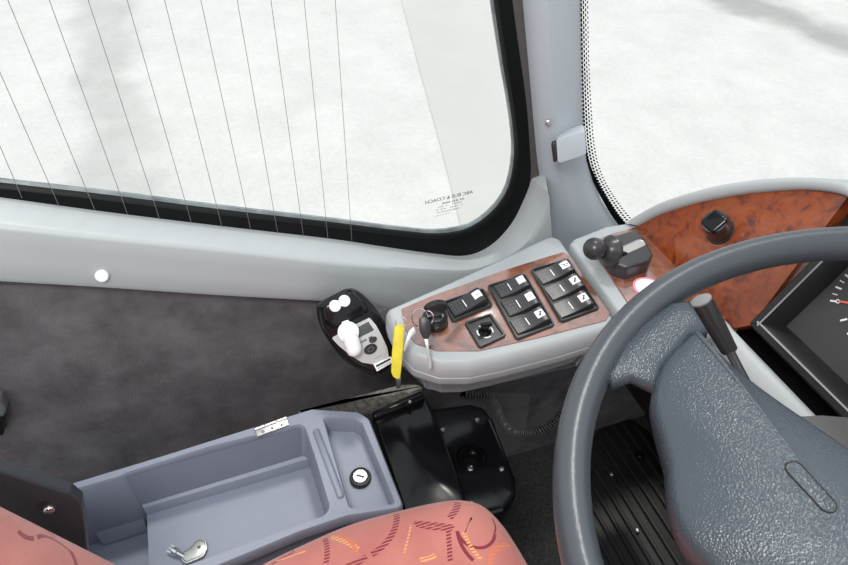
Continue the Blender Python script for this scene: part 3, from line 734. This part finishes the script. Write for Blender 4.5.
# ================================================================== BREATHALYSER on the wall
bn = V((.80, -.05, .60)).normalized(); BP = PL(PX(-.482)(358, 335), bn)
bre = thing('breathalyser', 'black handheld breath tester with silver face leaning on the wall below the sill', 'breathalyser', BP(360, 365) - bn * .03)
bo = [(355, 290), (346, 292), (320, 305), (317.5, 312), (319, 322), (324, 334), (339, 355), (352, 366), (364, 372), (376, 376), (385, 373), (393, 364), (395, 356), (391, 333), (381, 315), (366, 297)]
bl = smooth_path(cast(BP, bo), 4, True)
b = B(); b.stack([[p - bn * .030 for p in inset(bl, bn, .006)], [p - bn * .02 for p in bl], [p - bn * .006 for p in bl], [p - bn * .001 for p in inset(bl, bn, .002)], [p + bn * .0012 for p in inset(bl, bn, .006)]]); b.build('body', GLOSS, bre, smooth=60)
tq = rnd(cast(BP.up(.010), [(321, 306), (351, 290.5), (363, 302), (370, 312), (334, 329), (325, 321)]), [.012, .010, .008, .010, .010, .010], 6)
b = B(); b.stack([[p - bn * .014 for p in inset(tq, bn, -.003)], [p - bn * .004 for p in tq], [p - bn * .001 for p in inset(tq, bn, .0012)], [p + bn * .0005 for p in inset(tq, bn, .0035)]]); b.build('top_hump', GLOSS, bre, smooth=60)
fq = [(331.5, 338), (350, 327), (369.5, 317.5), (376, 325), (381, 334), (387, 347), (389, 357), (384, 361), (374, 364.5), (362, 362.5), (350, 355), (339, 346)]
fq = rnd(cast(BP.up(.0014), fq), .002, 3); b = B(); b.slab(fq, bn, .0008, -.002, .0005); face = b.build('face_plate', SILVER, bre)
b = B(); b.slab(cast(BP.up(.0022), [(346, 333.5), (368.5, 321.5), (374, 330), (350, 342.5)]), bn, .0005, -.0004, .0003); b.build('screen', LCD, face)
bu = (BP(380, 333) - BP(360, 343)).normalized()
for (x, y, r, nm) in ((373, 339.6, .0049, 0), (370.5, 349, .0082, 1)):
    c = BP.up(.002)(x, y); b = B(); b.lathe(c, bn, [(r, 0), (r, .001), (r * .85, .0022), (r * .1, .0024)], 24, 0, ex=bu, sq=.72)
    b.lathe(c + bn * .0023, bn, [(r * .5, 0), (r * .5, .0003), (r * .35, .0003)], 20, 1, False, False, ex=bu, sq=.72)
    b.build('button', [BLACK, mat('button_print', (.10, .10, .10), .5)], face)
b = B(); a = BP.up(.0026)(358.5, 343.5); bv = bn.cross(bu)
for i in range(8):
    if i != 5: b.box(a + bu * (.0024 * i), bu * .0008, bv * (.0011 if i < 5 else .0014), bn * .0001)
b.build('print', mat('dark_print', (.06, .06, .06), .6), face)
b = B()
for i in range(4): b.box(BP.up(.0025)(376 + i*1.6, 358 - i*.8), bu * .0005, bv * .0004, bn * .0001)
b.build('print', mat('dark_print', (.06, .06, .06), .6), face)
lq = cast(BP.up(.0028), [(373.5, 364.5), (391, 356.5), (393, 362), (377, 371.5)]); b = B(); b.slab(lq, bn, .0004, -.003, .0002)
c, ex_, ey_ = frame_of(lq); b.box(c + ey_ * .35 + bn * .0006, ex_ * .85, ey_ * .28, bn * .0002, 1)
for i in range(9): b.box(c - ey_ * .45 - ex_ * (.7 - .17 * i) + bn * .0006, ex_ * .03, ey_ * .15, bn * .0002, 1)
lab(b.build('serial_label', [PAPER, BLACK], bre), 'small white printed label')
for (x, y) in ((335.2, 306.2), (344.6, 301.2)):
    b = B(); c = BP.up(.0128)(x, y); b.lathe(c - bn * .004, bn, [(.0068, 0), (.0068, .0035), (.006, .0048), (.001, .005)], 20); b.build('mouthpiece_stud', WHITE, bre)
m0, m1, m2, m3_, m4 = BP.up(.012)(345, 321), BP.up(.013)(346.4, 325), BP.up(.014)(349, 334), BP.up(.014)(351, 339.5), BP.up(.012)(354, 349)
b = B(); axm = (m4 - m0).normalized()
b.lathe(m2 - axm * .002, bn, [(.0122, -.004), (.0124, .0), (.0118, .0018), (.010, .0025)], 28)
b.tube([m0, m1, m2], [.0042, .0052, .0062], 16); b.tube([m2 + bn * .001, m3_, m4, m4 + axm * .005, m4 + axm * .0085], [.0088, .0092, .0093, .0080, .004], 20)
lab(b.build('mouthpiece', WHITE, bre, smooth=60), 'white plastic mouthpiece')

# ================================================================== STORAGE TRAY
TZ = .56; TPl = PZ(TZ)
tray = thing('storage_tray', 'open grey storage tray with two compartments between seat and wall', 'tray', V((-.385, -.08, .40)))
to = cast(TPl, [(20, 500), (66, 485.5), (160, 457), (254, 427.5), (312, 409.5), (358, 412.5), (368, 419), (401.5, 504), (398, 507.5), (347, 515), (299, 531), (250, 551.5), (180, 580), (60, 630)])
to = rnd(to, [0, .003, 0, 0, .01, .012, .01, .006, .006, .01, 0, 0, 0, 0], 4)
h1p = cast(TPl, [(40, 502), (70, 490), (119, 476), (126, 472.5), (210, 446), (304, 422.5), (317, 462), (330.5, 508), (324, 516), (222, 553), (80, 604)])
h1r = [0, .004, .001, .001, 0, .012, 0, .016, .01, 0, 0]
h2p = cast(TPl, [(322, 416.5), (354, 418), (362.5, 423), (396, 504), (349, 509)]); h2r = [.005, .004, .006, .004, .008]
h1, h2 = rnd(h1p, h1r, 5), rnd(h2p, h2r, 5)
bm = bmesh.new(); es = []
for lp in (to, h1, h2):
    vs = [bm.verts.new(p) for p in lp]; es += [bm.edges.new((vs[i], vs[(i+1) % len(vs)])) for i in range(len(vs))]
bmesh.ops.triangle_fill(bm, use_beauty=True, use_dissolve=False, edges=es, normal=(0, 0, 1))
b = B(); bm.verts.index_update(); b.add([v.co.copy() for v in bm.verts], [[v.index for v in f.verts] for f in bm.faces]); bm.free()
b.stack([to, [p - UP * .003 for p in inset(to, UP, -.002)], [p - UP * .016 for p in inset(to, UP, -.002)], [p - UP * .018 for p in inset(to, UP, .004)], [p - UP * .15 for p in inset(to, UP, .012)]], False, True)
def pocket(hp, hr_, dep, ins=.004):
    q = lambda i: rnd(inset(hp, UP, i), hr_, 5)
    b.stack([q(0), [p - UP * .0012 for p in q(.0005)], [p - UP * .003 for p in q(.0015)], [p - UP * dep for p in q(ins)]], False, True)
DZ = .075
pocket(h1p, h1r, .110, .006); pocket(h2p, h2r, .026, .003)
b.build('body', TRAYM, tray, smooth=40)
fz = TZ - DZ
# inner liner of the main section: back wall, rounded step, floor; the section left of it is deeper
b = B(); A0, A1 = TPl(124, 475.5) - UP * .004, TPl(304, 425) - UP * .004
B0, B1 = PZ(fz + .012)(142, 505), PZ(fz + .012)(306, 455); C0, C1 = PZ(fz)(147, 515), PZ(fz)(310, 467)
mid0, mid1 = B0.lerp(C0, .45) + UP * .0035, B1.lerp(C1, .45) + UP * .0035
D0 = PZ(fz)(152, 640); D1 = PZ(fz)(345, 560); E1 = PZ(fz)(336, 520)
sheet(b, [[A0, A1], [B0, B1], [mid0, mid1], [C0 + UP * .001, C1 + UP * .001], [C0, C1]])
b.add([C0, C1, E1, D1, D0], [[0, 1, 2, 3, 4]])
dw = UP * .036
b.add([A0, B0, mid0, C0, C0 - dw, A0 - UP * .11, D0, D0 - dw], [[0, 1, 2, 3, 4, 5], [3, 6, 7, 4]])
b.build('inner_liner', TRAYM, tray, smooth=30)
b = B(); z2 = TZ - .108
A0, A1 = TPl(66, 492) - UP * .004, TPl(121, 476.5) - UP * .004
B0, B1 = PZ(fz - .004)(88, 523), PZ(fz - .004)(140, 507); C0, C1 = PZ(z2)(104, 545), PZ(z2)(148, 531)
sheet(b, [[A0, A1], [B0, B1], [B0.lerp(C0, .3) + UP * .004, B1.lerp(C1, .3) + UP * .004], [C0, C1]]); b.build('inner_ledge', TRAYM, tray, smooth=30)
# rounded raised bar between the compartments
b = B(); a, c = TPl(316, 431), TPl(341, 497); b.tube([a + (a-c) * .02, a, a.lerp(c, .5), c, c + (c-a) * .02], [.002, .0042, .0045, .0042, .002], 12); b.build('divider_bead', TRAYM, tray, smooth=80)
# lock
c = PZ(TZ - .026)(360.5, 479); b = B(); b.lathe(c, UP, [(.0128, 0), (.0128, .004), (.0118, .0062), (.0096, .0066), (.0092, .0052)], 32, cap0=True, cap1=False); lk = b.build('lock', BLACK, tray)
b = B(); b.lathe(c, UP, [(.0090, .002), (.0090, .0062), (.0082, .0070), (.0004, .0070)], 28); u = V((.6, .8, 0)); b.box(c + UP * .0071, u * .0045, UP.cross(u) * .0011, UP * .0002, 1); b.build('lock_cylinder', [STEEL, BLACK], lk)
# hinge
a, c = PZ(TZ + .003)(255, 429.5), PZ(TZ + .003)(286.5, 418); dd = (c - a).normalized(); nn_ = V((-dd.y, dd.x, 0)); nn_ = nn_ if nn_.x > 0 else -nn_
hin = B(); 
for t0, t1 in ((0, .30), (.33, .66), (.69, 1)): hin.tube([a.lerp(c, t0), a.lerp(c, t1)], .0028, 12)
hin = hin.build('hinge', STEEL, tray)
b = B(); q = [a, c, c + nn_ * .010 - UP * .002, a + nn_ * .010 - UP * .002]; b.slab(q, UP, .0012, -.001, .0004); b.build('hinge_leaf', STEEL, hin)
b = B()
for t in (.2, .5, .8): b.lathe(a.lerp(c, t) + nn_ * .0065 + UP * .0002, UP, [(.0016, 0), (.0014, .0006), (.0003, .0008)], 12)
b.build('hinge_screw', mat('screw_dark', (.2, .19, .18), .4, .8), hin)
# small key in the tray
KZ = PZ(fz + .0015); ko = KZ(185, 552)
ky = thing('small_key', 'small tubular metal key lying in the grey storage tray', 'key', ko)
kq = rnd(cast(KZ.up(.003), [(180, 553), (190, 548), (195, 541.5), (200, 539), (206, 541), (207.5, 548), (204, 556), (196, 560), (186, 564), (182, 561)]), .003, 4)
b = B(); b.slab(kq, UP, .0012, -.0012, .0006); bow = b.build('bow', KEYGREY, ky)
kq2 = inset(kq, UP, .0018); b = B(); b.tube([p + UP * .0012 for p in kq2], .0004, 5, closed=True); b.lathe(KZ.up(.0043)(199, 547), UP, [(.0019, 0), (.0019, .0002)], 14); b.build('bow_outline', mat('key_dark', (.10, .10, .09), .5, .5), bow)
b = B(); a, c = KZ.up(.0035)(183, 556), KZ.up(.0035)(173.5, 550.5); d_ = (c - a).normalized(); b.lathe(a, d_, [(.0030, -.002), (.0030, (c-a).length * .55), (.0044, (c-a).length * .6), (.0044, (c-a).length), (.0028, (c-a).length), (.0026, (c-a).length * .6)], 18); b.build('shank', CHROME, ky)
b = B(); s_ = UP.cross(d_)
for o_ in (-.0034, 0, .0034): b.box(c + d_ * .003 + s_ * o_, d_ * .0035, s_ * .0008, UP * .0008)
b.build('bit', CHROME, ky)

# ================================================================== BLACK CONSOLE WITH CUP HOLDER
cu = thing('cup_holder_console', 'glossy black console with cup holder in front of the grey tray', 'console', V((-.38, .17, FZ)))
CZ = PZ(.500); cq = cast(CZ, [(425, 408), (470, 402.5), (484, 406), (493, 418), (516, 477), (516.5, 494), (505, 509), (488, 514), (440, 530), (405, 520)])
for p in cq: p.y = max(p.y, .104)
cq = rnd(cq, [.005, 0, .012, .01, .012, .01, .01, .01, 0, 0], 4)
hc = CZ(472, 457); hr = .020
bm = bmesh.new(); es = []; ho = [hc + V((math.cos(2*math.pi*i/32), math.sin(2*math.pi*i/32), 0)) * hr for i in range(32)]
top_in = inset(cq, UP, .008)
for lp in (top_in, ho):
    vs = [bm.verts.new(p) for p in lp]; es += [bm.edges.new((vs[i], vs[(i+1) % len(vs)])) for i in range(len(vs))]
bmesh.ops.triangle_fill(bm, use_beauty=True, use_dissolve=False, edges=es, normal=(0, 0, 1))
b = B(); bm.verts.index_update(); b.add([v.co.copy() for v in bm.verts], [[v.index for v in f.verts] for f in bm.faces]); bm.free()
b.stack([top_in, [p - UP * .001 for p in inset(cq, UP, .004)], [p - UP * .004 for p in inset(cq, UP, .001)], [p - UP * .009 for p in cq], [p - UP * .20 for p in inset(cq, UP, .012)]], False, True)
lowb = b.build('lower_body', GLOSS, cu, smooth=50)
b = B(); b.stack([ho, [p - UP * .003 + (hc - p) * .05 for p in ho], [p - UP * .028 + (hc - p) * .14 for p in ho], [p - UP * .030 + (hc - p) * .2 for p in ho]], False, True); b.build('cup_well', GLOSS, cu, smooth=50)
b = B(); disc(b, hc - UP * .030, UP, .0045, .004); b.build('bolt', STEEL, cu)
RZ = PZ(.535); rq_ = cast(RZ, [(338, 424), (419.5, 393), (426, 396), (442.5, 431), (462, 486), (470, 510), (400, 530), (375, 470)])
for p in rq_: p.y = max(p.y, .0985)
rq_[-1].y = rq_[0].y = .0985; rq = rnd(rq_, [.004, .004, .006, 0, 0, .01, 0, 0], 3)
b = B(); b.slab(rq, UP, 0, -.22, .005, seg=3); b.build('raised_lid', GLOSS, cu, smooth=50)
b = B(); bq = cast(RZ.up(.006), [(338, 422), (421, 391.5), (425, 399.5), (352, 425.5)])
for p in bq: p.y = max(p.y, .0985)
b.slab(rnd(bq, .003, 3), UP, .004, -.02, .003); b.build('rear_step', GLOSS, cu, smooth=50)
for x, y, z in ((477.5, 420.5, .5), (501.5, 469.5, .5), (443, 430.5, .5), (410, 402.6, .546), (471, 503, .5)):
    b = B(); disc(b, PZ(z - .0005)(x, y), UP, .0034 if z < .52 else .0025, .003, nseg=14); b.build('screw', STEEL, cu)
# dusty carpet edge lying between that console and the wall
b = B(); q = [PZ(.548)(*p) for p in ((300, 412), (345, 400), (400, 386), (417, 385.5), (423, 389), (410, 394), (348, 416), (300, 424))]

for p in q:
    if p.y < .10: p.x = min(p.x, -.4715)
b.slab(rnd(q, .004, 3), UP, .004, -.03, .003, seg=3); struct(b.build('trim_4', DUSTY))

# ================================================================== DRIVER'S SEAT
def fabric():
    m = bpy.data.materials.new('seat_fabric'); m.use_nodes = True; t = m.node_tree; bs = t.nodes['Principled BSDF']; N = t.nodes.new; L = t.links.new
    bs.inputs['Roughness'].default_value = .9; bs.inputs['Specular IOR Level'].default_value = .2
    bs.inputs['Sheen Weight'].default_value = .25
    g = N('ShaderNodeNewGeometry'); P = g.outputs['Position']
    def M(op, a, b_=None, c=None):
        n = N('ShaderNodeMath'); n.operation = op
        for i, x in enumerate((a, b_, c)):
            if x is None: continue
            if isinstance(x, (int, float)): n.inputs[i].default_value = x
            else: L(x, n.inputs[i])
        return n.outputs[0]
    def vm(op, a, b_):
        n = N('ShaderNodeVectorMath'); n.operation = op
        for i, x in enumerate((a, b_)):
            if isinstance(x, (tuple, Vector_)): n.inputs[i].default_value = x
            else: L(x, n.inputs[i])
        return n
    Vector_ = V
    n1 = N('ShaderNodeTexNoise'); n1.inputs['Scale'].default_value = 18; n1.inputs['Detail'].default_value = 5; L(P, n1.inputs['Vector'])
    base = N('ShaderNodeValToRGB'); e = base.color_ramp.elements
    e[0].position = .3; e[0].color = (.39, .128, .113, 1); e[1].position = .72; e[1].color = (.49, .185, .155, 1)
    L(n1.outputs['Fac'], base.inputs[0]); colr = base.outputs[0]
    wv_ = N('ShaderNodeTexWave'); wv_.inputs['Scale'].default_value = 95; wv_.inputs['Distortion'].default_value = 1.0
    L(P, wv_.inputs['Vector'])
    hatch = M('GREATER_THAN', wv_.outputs['Fac'], .36)
    def arc(pts, width, col, hatched=False):
        nonlocal colr
        a, b_, c = pts; n = (b_ - a).cross(c - a)
        if n.length < 1e-9: return
        ab, ac = b_ - a, c - a
        o = a + (ac.length_squared * n.cross(ab) * -1 + ab.length_squared * n.cross(ac)) * (-1 / (2 * n.length_squared))
        o = a + (n.cross(ab) * ac.length_squared * -1 - (n.cross(ac) * -ab.length_squared)) * (-1.0 / (2 * n.length_squared)) if False else a + ((ac.cross(n)) * -1 * ab.length_squared + (ab.cross(n)) * -1 * -ac.length_squared) * (-1 / (2 * n.length_squared)) if False else circ(a, b_, c)
        r = (a - o).length; n.normalize()
        rel = vm('SUBTRACT', P, tuple(o)).outputs[0]
        al = vm('DOT_PRODUCT', rel, tuple(n)).outputs['Value']
        flat = N('ShaderNodeVectorMath'); flat.operation = 'SCALE'; flat.inputs[0].default_value = tuple(n); L(al, flat.inputs['Scale'])
        pr_ = vm('SUBTRACT', rel, flat.outputs[0]).outputs[0]
        ln = N('ShaderNodeVectorMath'); ln.operation = 'LENGTH'; L(pr_, ln.inputs[0])
        d = M('ABSOLUTE', M('SUBTRACT', ln.outputs['Value'], r))
        md = ((a + c) / 2 - b_); mid = (b_ - o).normalized()
        lim = (a - o).normalized().dot(mid)
        dt = M('DIVIDE', vm('DOT_PRODUCT', pr_, tuple(mid)).outputs['Value'], M('MAXIMUM', ln.outputs['Value'], 1e-5))
        k = M('MULTIPLY', M('LESS_THAN', d, width), M('GREATER_THAN', dt, lim))
        if hatched: k = M('MULTIPLY', k, hatch)
        mx = N('ShaderNodeMix'); mx.data_type = 'RGBA'; L(k, mx.inputs[0]); L(colr, mx.inputs[6]); mx.inputs[7].default_value = (*col, 1); colr = mx.outputs[2]
    MA = (.20, .028, .045); OR = (.62, .17, .06); YE = (.70, .32, .13)
    SP = PZ(.606)
    for px, wd, cl, ht in (
        ([(396, 508), (392, 535), (367, 559)], .0030, MA, True), ([(367, 559), (355, 566), (340, 572)], .0028, MA, True),
        ([(414, 522), (434, 525), (452, 528)], .0024, MA, True), ([(416, 526), (434, 530), (450, 531)], .0016, MA, True),
        ([(449, 518), (456, 508), (458, 497)], .0035, MA, True),
        ([(457, 533), (478, 549.5), (495, 531)], .0016, MA, False), ([(495, 531), (496, 522), (492, 512)], .0010, MA, False),
        ([(457, 533), (462, 549), (477, 566)], .0018, MA, False), ([(448, 532), (449, 548), (450, 566)], .0024, MA, True),
        ([(324, 534), (327, 549), (326, 566)], .0026, MA, True), ([(270, 560), (282, 553), (292, 546)], .0022, MA, True),
        ([(490, 566), (496, 549), (514, 541)], .0026, OR, True), ([(330, 533), (345, 541), (359, 551)], .0026, YE, True), ([(337, 531), (350, 541), (357, 555)], .0016, OR, True),
        ([(463, 533), (470, 548), (480, 561)], .0020, YE, True), ([(411, 525), (408, 540), (404, 556)], .0010, YE, True), ([(420, 562), (428, 561), (436, 557)], .0022, YE, True), ([(275, 556), (290, 553), (300, 550)], .0012, YE, True)):
        arc([SP(*q) for q in px], wd, cl, ht)
    BKP = BFACE
    for px, wd, cl, ht in (([(0, 539), (8, 545), (20, 545.5)], .0016, MA, False), ([(20, 545.5), (44, 547), (58, 566)], .0016, MA, False), ([(88, 541), (95, 552), (98, 568)], .0022, (.34, .07, .075), True), ([(45, 526), (43, 534), (45, 541)], .004, (.40, .10, .085), False), ([(113, 553), (116, 560), (117, 568)], .0012, MA, True)):
        arc([BKP(*q) for q in px], wd, cl, ht)
    n2 = N('ShaderNodeTexNoise'); n2.inputs['Scale'].default_value = 900; L(P, n2.inputs['Vector'])
    bp = N('ShaderNodeBump'); bp.inputs['Strength'].default_value = .4; bp.inputs['Distance'].default_value = .001; L(n2.outputs['Fac'], bp.inputs['Height']); L(bp.outputs[0], bs.inputs['Normal'])
    L(colr, bs.inputs['Base Color']); return m
def circ(a, b_, c):
    ab, ac = b_ - a, c - a; n = ab.cross(ac)
    return a + (n.cross(ab) * ac.length_squared + ac.cross(n) * ab.length_squared) / (2 * n.length_squared)
seat = thing('driver_seat', 'driver seat in salmon pink patterned fabric beside the grey tray', 'seat', V((-.05, -.05, FZ)))
BX0, BX1 = -.27, .20
e0, e1_ = PX(BX0)(122, 565), PX(BX0)(0, 503)
bd = (e1_ - e0).normalized(); bd.x = 0; bd.normalize()
bfn = V((1, 0, 0)).cross(bd).normalized()
if bfn.y < 0: bfn = -bfn
BFACE = PL(e0, bfn)
FAB = fabric()
SZ = PZ(.585)
sq_ = cast(SZ, [(215, 590), (262, 562), (300, 543.5), (350, 522), (400, 508), (436, 500), (462, 498), (484, 504), (502, 521), (516, 541), (531, 566)])
sq_ += [V((-.10, .205, .585)), V((.10, .205, .585)), V((.20, .17, .585)), V((.21, -.05, .585)), V((.19, -.16, .585)), V((-.26, -.16, .585))]
sq_ = smooth_path(sq_, 4, True)
b = B(); LL = [[p + UP * h for p in inset(sq_, UP, i)] for (i, h) in ((.03, -.075), (.006, -.066), (.0, -.045), (-.002, -.02), (.001, -.004), (.006, .006), (.015, .014), (.03, .021), (.05, .026))]
cs = V((-.05, .0, .585)); lst = inset(sq_, UP, .05)
for k in (.8, .5, .2): LL.append([cs.lerp(p, k) + UP * (.026 + .006 * (1 - k)) for p in lst])
b.stack(LL); b.build('cushion', FAB, seat, smooth=80)
def bk(x, s, h): return V((x, e0.y, e0.z)) + bd * s + bfn * h
b = B(); LL = []
for (x, e) in ((BX0 + .012, .05), (BX0 + .002, .02), (BX0, .0), (BX0 + .003, -.012)): LL.append((x, e))
# cross-section runs across the back; lofted from the waist up to the shoulders
sec = [(BX0 + .03, -.10), (BX0 + .008, -.085), (BX0, -.05), (BX0 + .0, -.012), (BX0 + .006, .004), (BX0 + .02, .012), (BX0 + .06, .012), (BX0 + .12, .002), (BX0 + .235, -.006), (BX1 - .12, .002), (BX1 - .06, .012), (BX1 - .02, .012), (BX1 - .006, .004), (BX1, -.012), (BX1, -.05), (BX1 - .008, -.085), (BX1 - .03, -.10)]
L2 = []
for (s, n_) in ((-.13, .02), (-.10, .004), (.0, 0), (.10, 0), (.25, 0), (.40, .004), (.50, .02), (.54, .05)):
    sc_ = lambda x: (x + .035) * (1 - n_ * 2) - .035
    L2.append([bk(sc_(x), s, h * (1 - n_ * 6)) for x, h in sec])
b.stack(L2); b.build('backrest', FAB, seat, smooth=80)
b = B(); b.slab(rnd([V((-.22, -.16, .42)), V((.15, -.16, .42)), V((.15, .14, .42)), V((-.22, .14, .42))], .03, 4), UP, 0, FZ - .42, .01); b.build('pedestal', BLACK, seat)
# black folded-up armrest alongside the backrest
AP = PX(-.310); aq = rnd(cast(AP, [(89, 560), (86, 530), (82, 503), (71, 494), (0, 472), (-40, 460), (-60, 520), (20, 545)]), [0, 0, .008, .008, 0, .02, .02, 0], 4)
b = B(); b.slab(aq, (1, 0, 0), .0, -.010, .003, seg=3); ar = b.build('armrest', mat('armrest_black', (.027, .033, .039), .45, bump=.15, bscale=500), seat, smooth=50)
b = B(); c = AP(49.5, 508.5); disc(b, c, V((1, 0, 0)), .0042, .003); b.build('screw', CHROME, ar)
b = B(); c = AP(44, 505); b.lathe(c - nx * .001, nx, [(.005, 0), (.005, .0012), (.001, .0013)], 18); b.build('screw_recess', BLACK, ar)

# ---- coiled cable
CP = PX(-.50)
cp_ = smooth_path([CP(*q) for q in ((462, 394), (475, 395.5), (487, 397), (495, 404), (500, 416), (506, 427), (515, 432.5), (530, 433.5), (544, 428.5), (556, 420), (566, 410), (580, 398))], 40)
acc = [0]
for i in range(1, len(cp_)): acc.append(acc[-1] + (cp_[i] - cp_[i-1]).length)
hl = []
for i, p in enumerate(cp_):
    t = (cp_[min(i+1, len(cp_)-1)] - cp_[max(i-1, 0)]).normalized()
    a1 = V((1, 0, 0)); a1 = (a1 - t * a1.dot(t)).normalized(); a2 = t.cross(a1); th = acc[i] / .0056 * 2 * math.pi
    hl.append((p, a1, a2, th))
pts = []
for i in range(len(hl) - 1):
    for k in range(4):
        f_ = k / 4; p = hl[i][0].lerp(hl[i+1][0], f_); th = hl[i][3] + (hl[i+1][3] - hl[i][3]) * f_
        pts.append(p + (hl[i][1] * math.cos(th) + hl[i][2] * math.sin(th)) * .0062)
cab = thing('coiled_cable', 'black coiled cable hanging below the switch console', 'cable', cp_[len(cp_)//2] - V((0, 0, .008)))
b = B(); b.tube(pts, .0014, 6); b.build('coil', mat('cable_highlit', (.10, .10, .098), .3), cab)  # wire lightened so its colour carries the highlights on the rings
b = B(); b.tube(cp_[::6], .0048, 10); b.build('shade_fill', mat('coil_shade', (.004, .004, .004), .8, spec=.1), cab)  # added dark tube, paints in the shade between the coil turns

# ---- rubber mat with ribs
MZ = PZ(FZ + .004); mq = cast(MZ, [(560, 640), (578, 520), (592, 440), (602, 421), (614, 417), (632, 419), (650, 432), (700, 500), (760, 600), (740, 680)])
mq = rnd(mq, [0, 0, .02, .02, .02, .03, 0, 0, 0, 0], 4)
mt = thing('floor_mat', 'black ribbed rubber mat on the footwell floor below the wheel', 'floor mat', MZ(640, 520))
b = B(); b.slab(mq, UP, .0, -.004, .002)
xs0 = min(p.x for p in mq); xs1 = max(p.x for p in mq); ys0 = min(p.y for p in mq); ys1 = max(p.y for p in mq)
def span(y):
    xs = []
    for i in range(len(mq)):
        p, q = mq[i], mq[(i+1) % len(mq)]
        if (p.y - y) * (q.y - y) < 0: xs.append(p.x + (q.x - p.x) * (y - p.y) / (q.y - p.y))
    return (min(xs), max(xs)) if len(xs) > 1 else None
y = ys0 + .01
while y < ys1 - .005:
    s = span(y)
    if s and s[1] - s[0] > .06:
        q = [V((s[0] + .018, y - .004, FZ + .004)), V((s[1] - .018, y - .004, FZ + .004)), V((s[1] - .018, y + .004, FZ + .004)), V((s[0] + .018, y + .004, FZ + .004))]
        b.slab(q, UP, .005, -.001, .002, seg=1)
    y += .022
b.build('mat_sheet', mat('mat_rubber', (.008, .008, .008), .5, bump=.2, bscale=250, var=.4, vscale=60), mt)
for (x, y) in ((640, 456), (601, 562), (611, 475), (637, 531)):
    b = B(); disc(b, PZ(FZ + .007)(x, y), UP, .009 if x == 640 else .005, .006); b.build('stud', GLOSS if x == 640 else STEEL, mt)
# belt buckle tip at the left edge
bp_ = PX(WX + .012)
bel = thing('belt_anchor', 'grey topped black belt anchor on the wall at the left edge', 'belt anchor', bp_(-6, 430) - V((.012, 0, 0)))
b = B(); b.slab(rnd(cast(bp_, [(-30, 415), (4, 415), (4, 436), (-30, 440)]), .003, 3), nx, 0, -.012, .003); b.build('anchor_body', BLACK, bel)
b = B(); b.slab(rnd(cast(bp_, [(-30, 396), (1, 399), (7, 408), (5, 416), (-30, 414)]), .004, 4), nx, .003, -.012, .004, seg=3); b.build('anchor_cap', mat('anchor_grey', (.16, .165, .17), .4), bel)
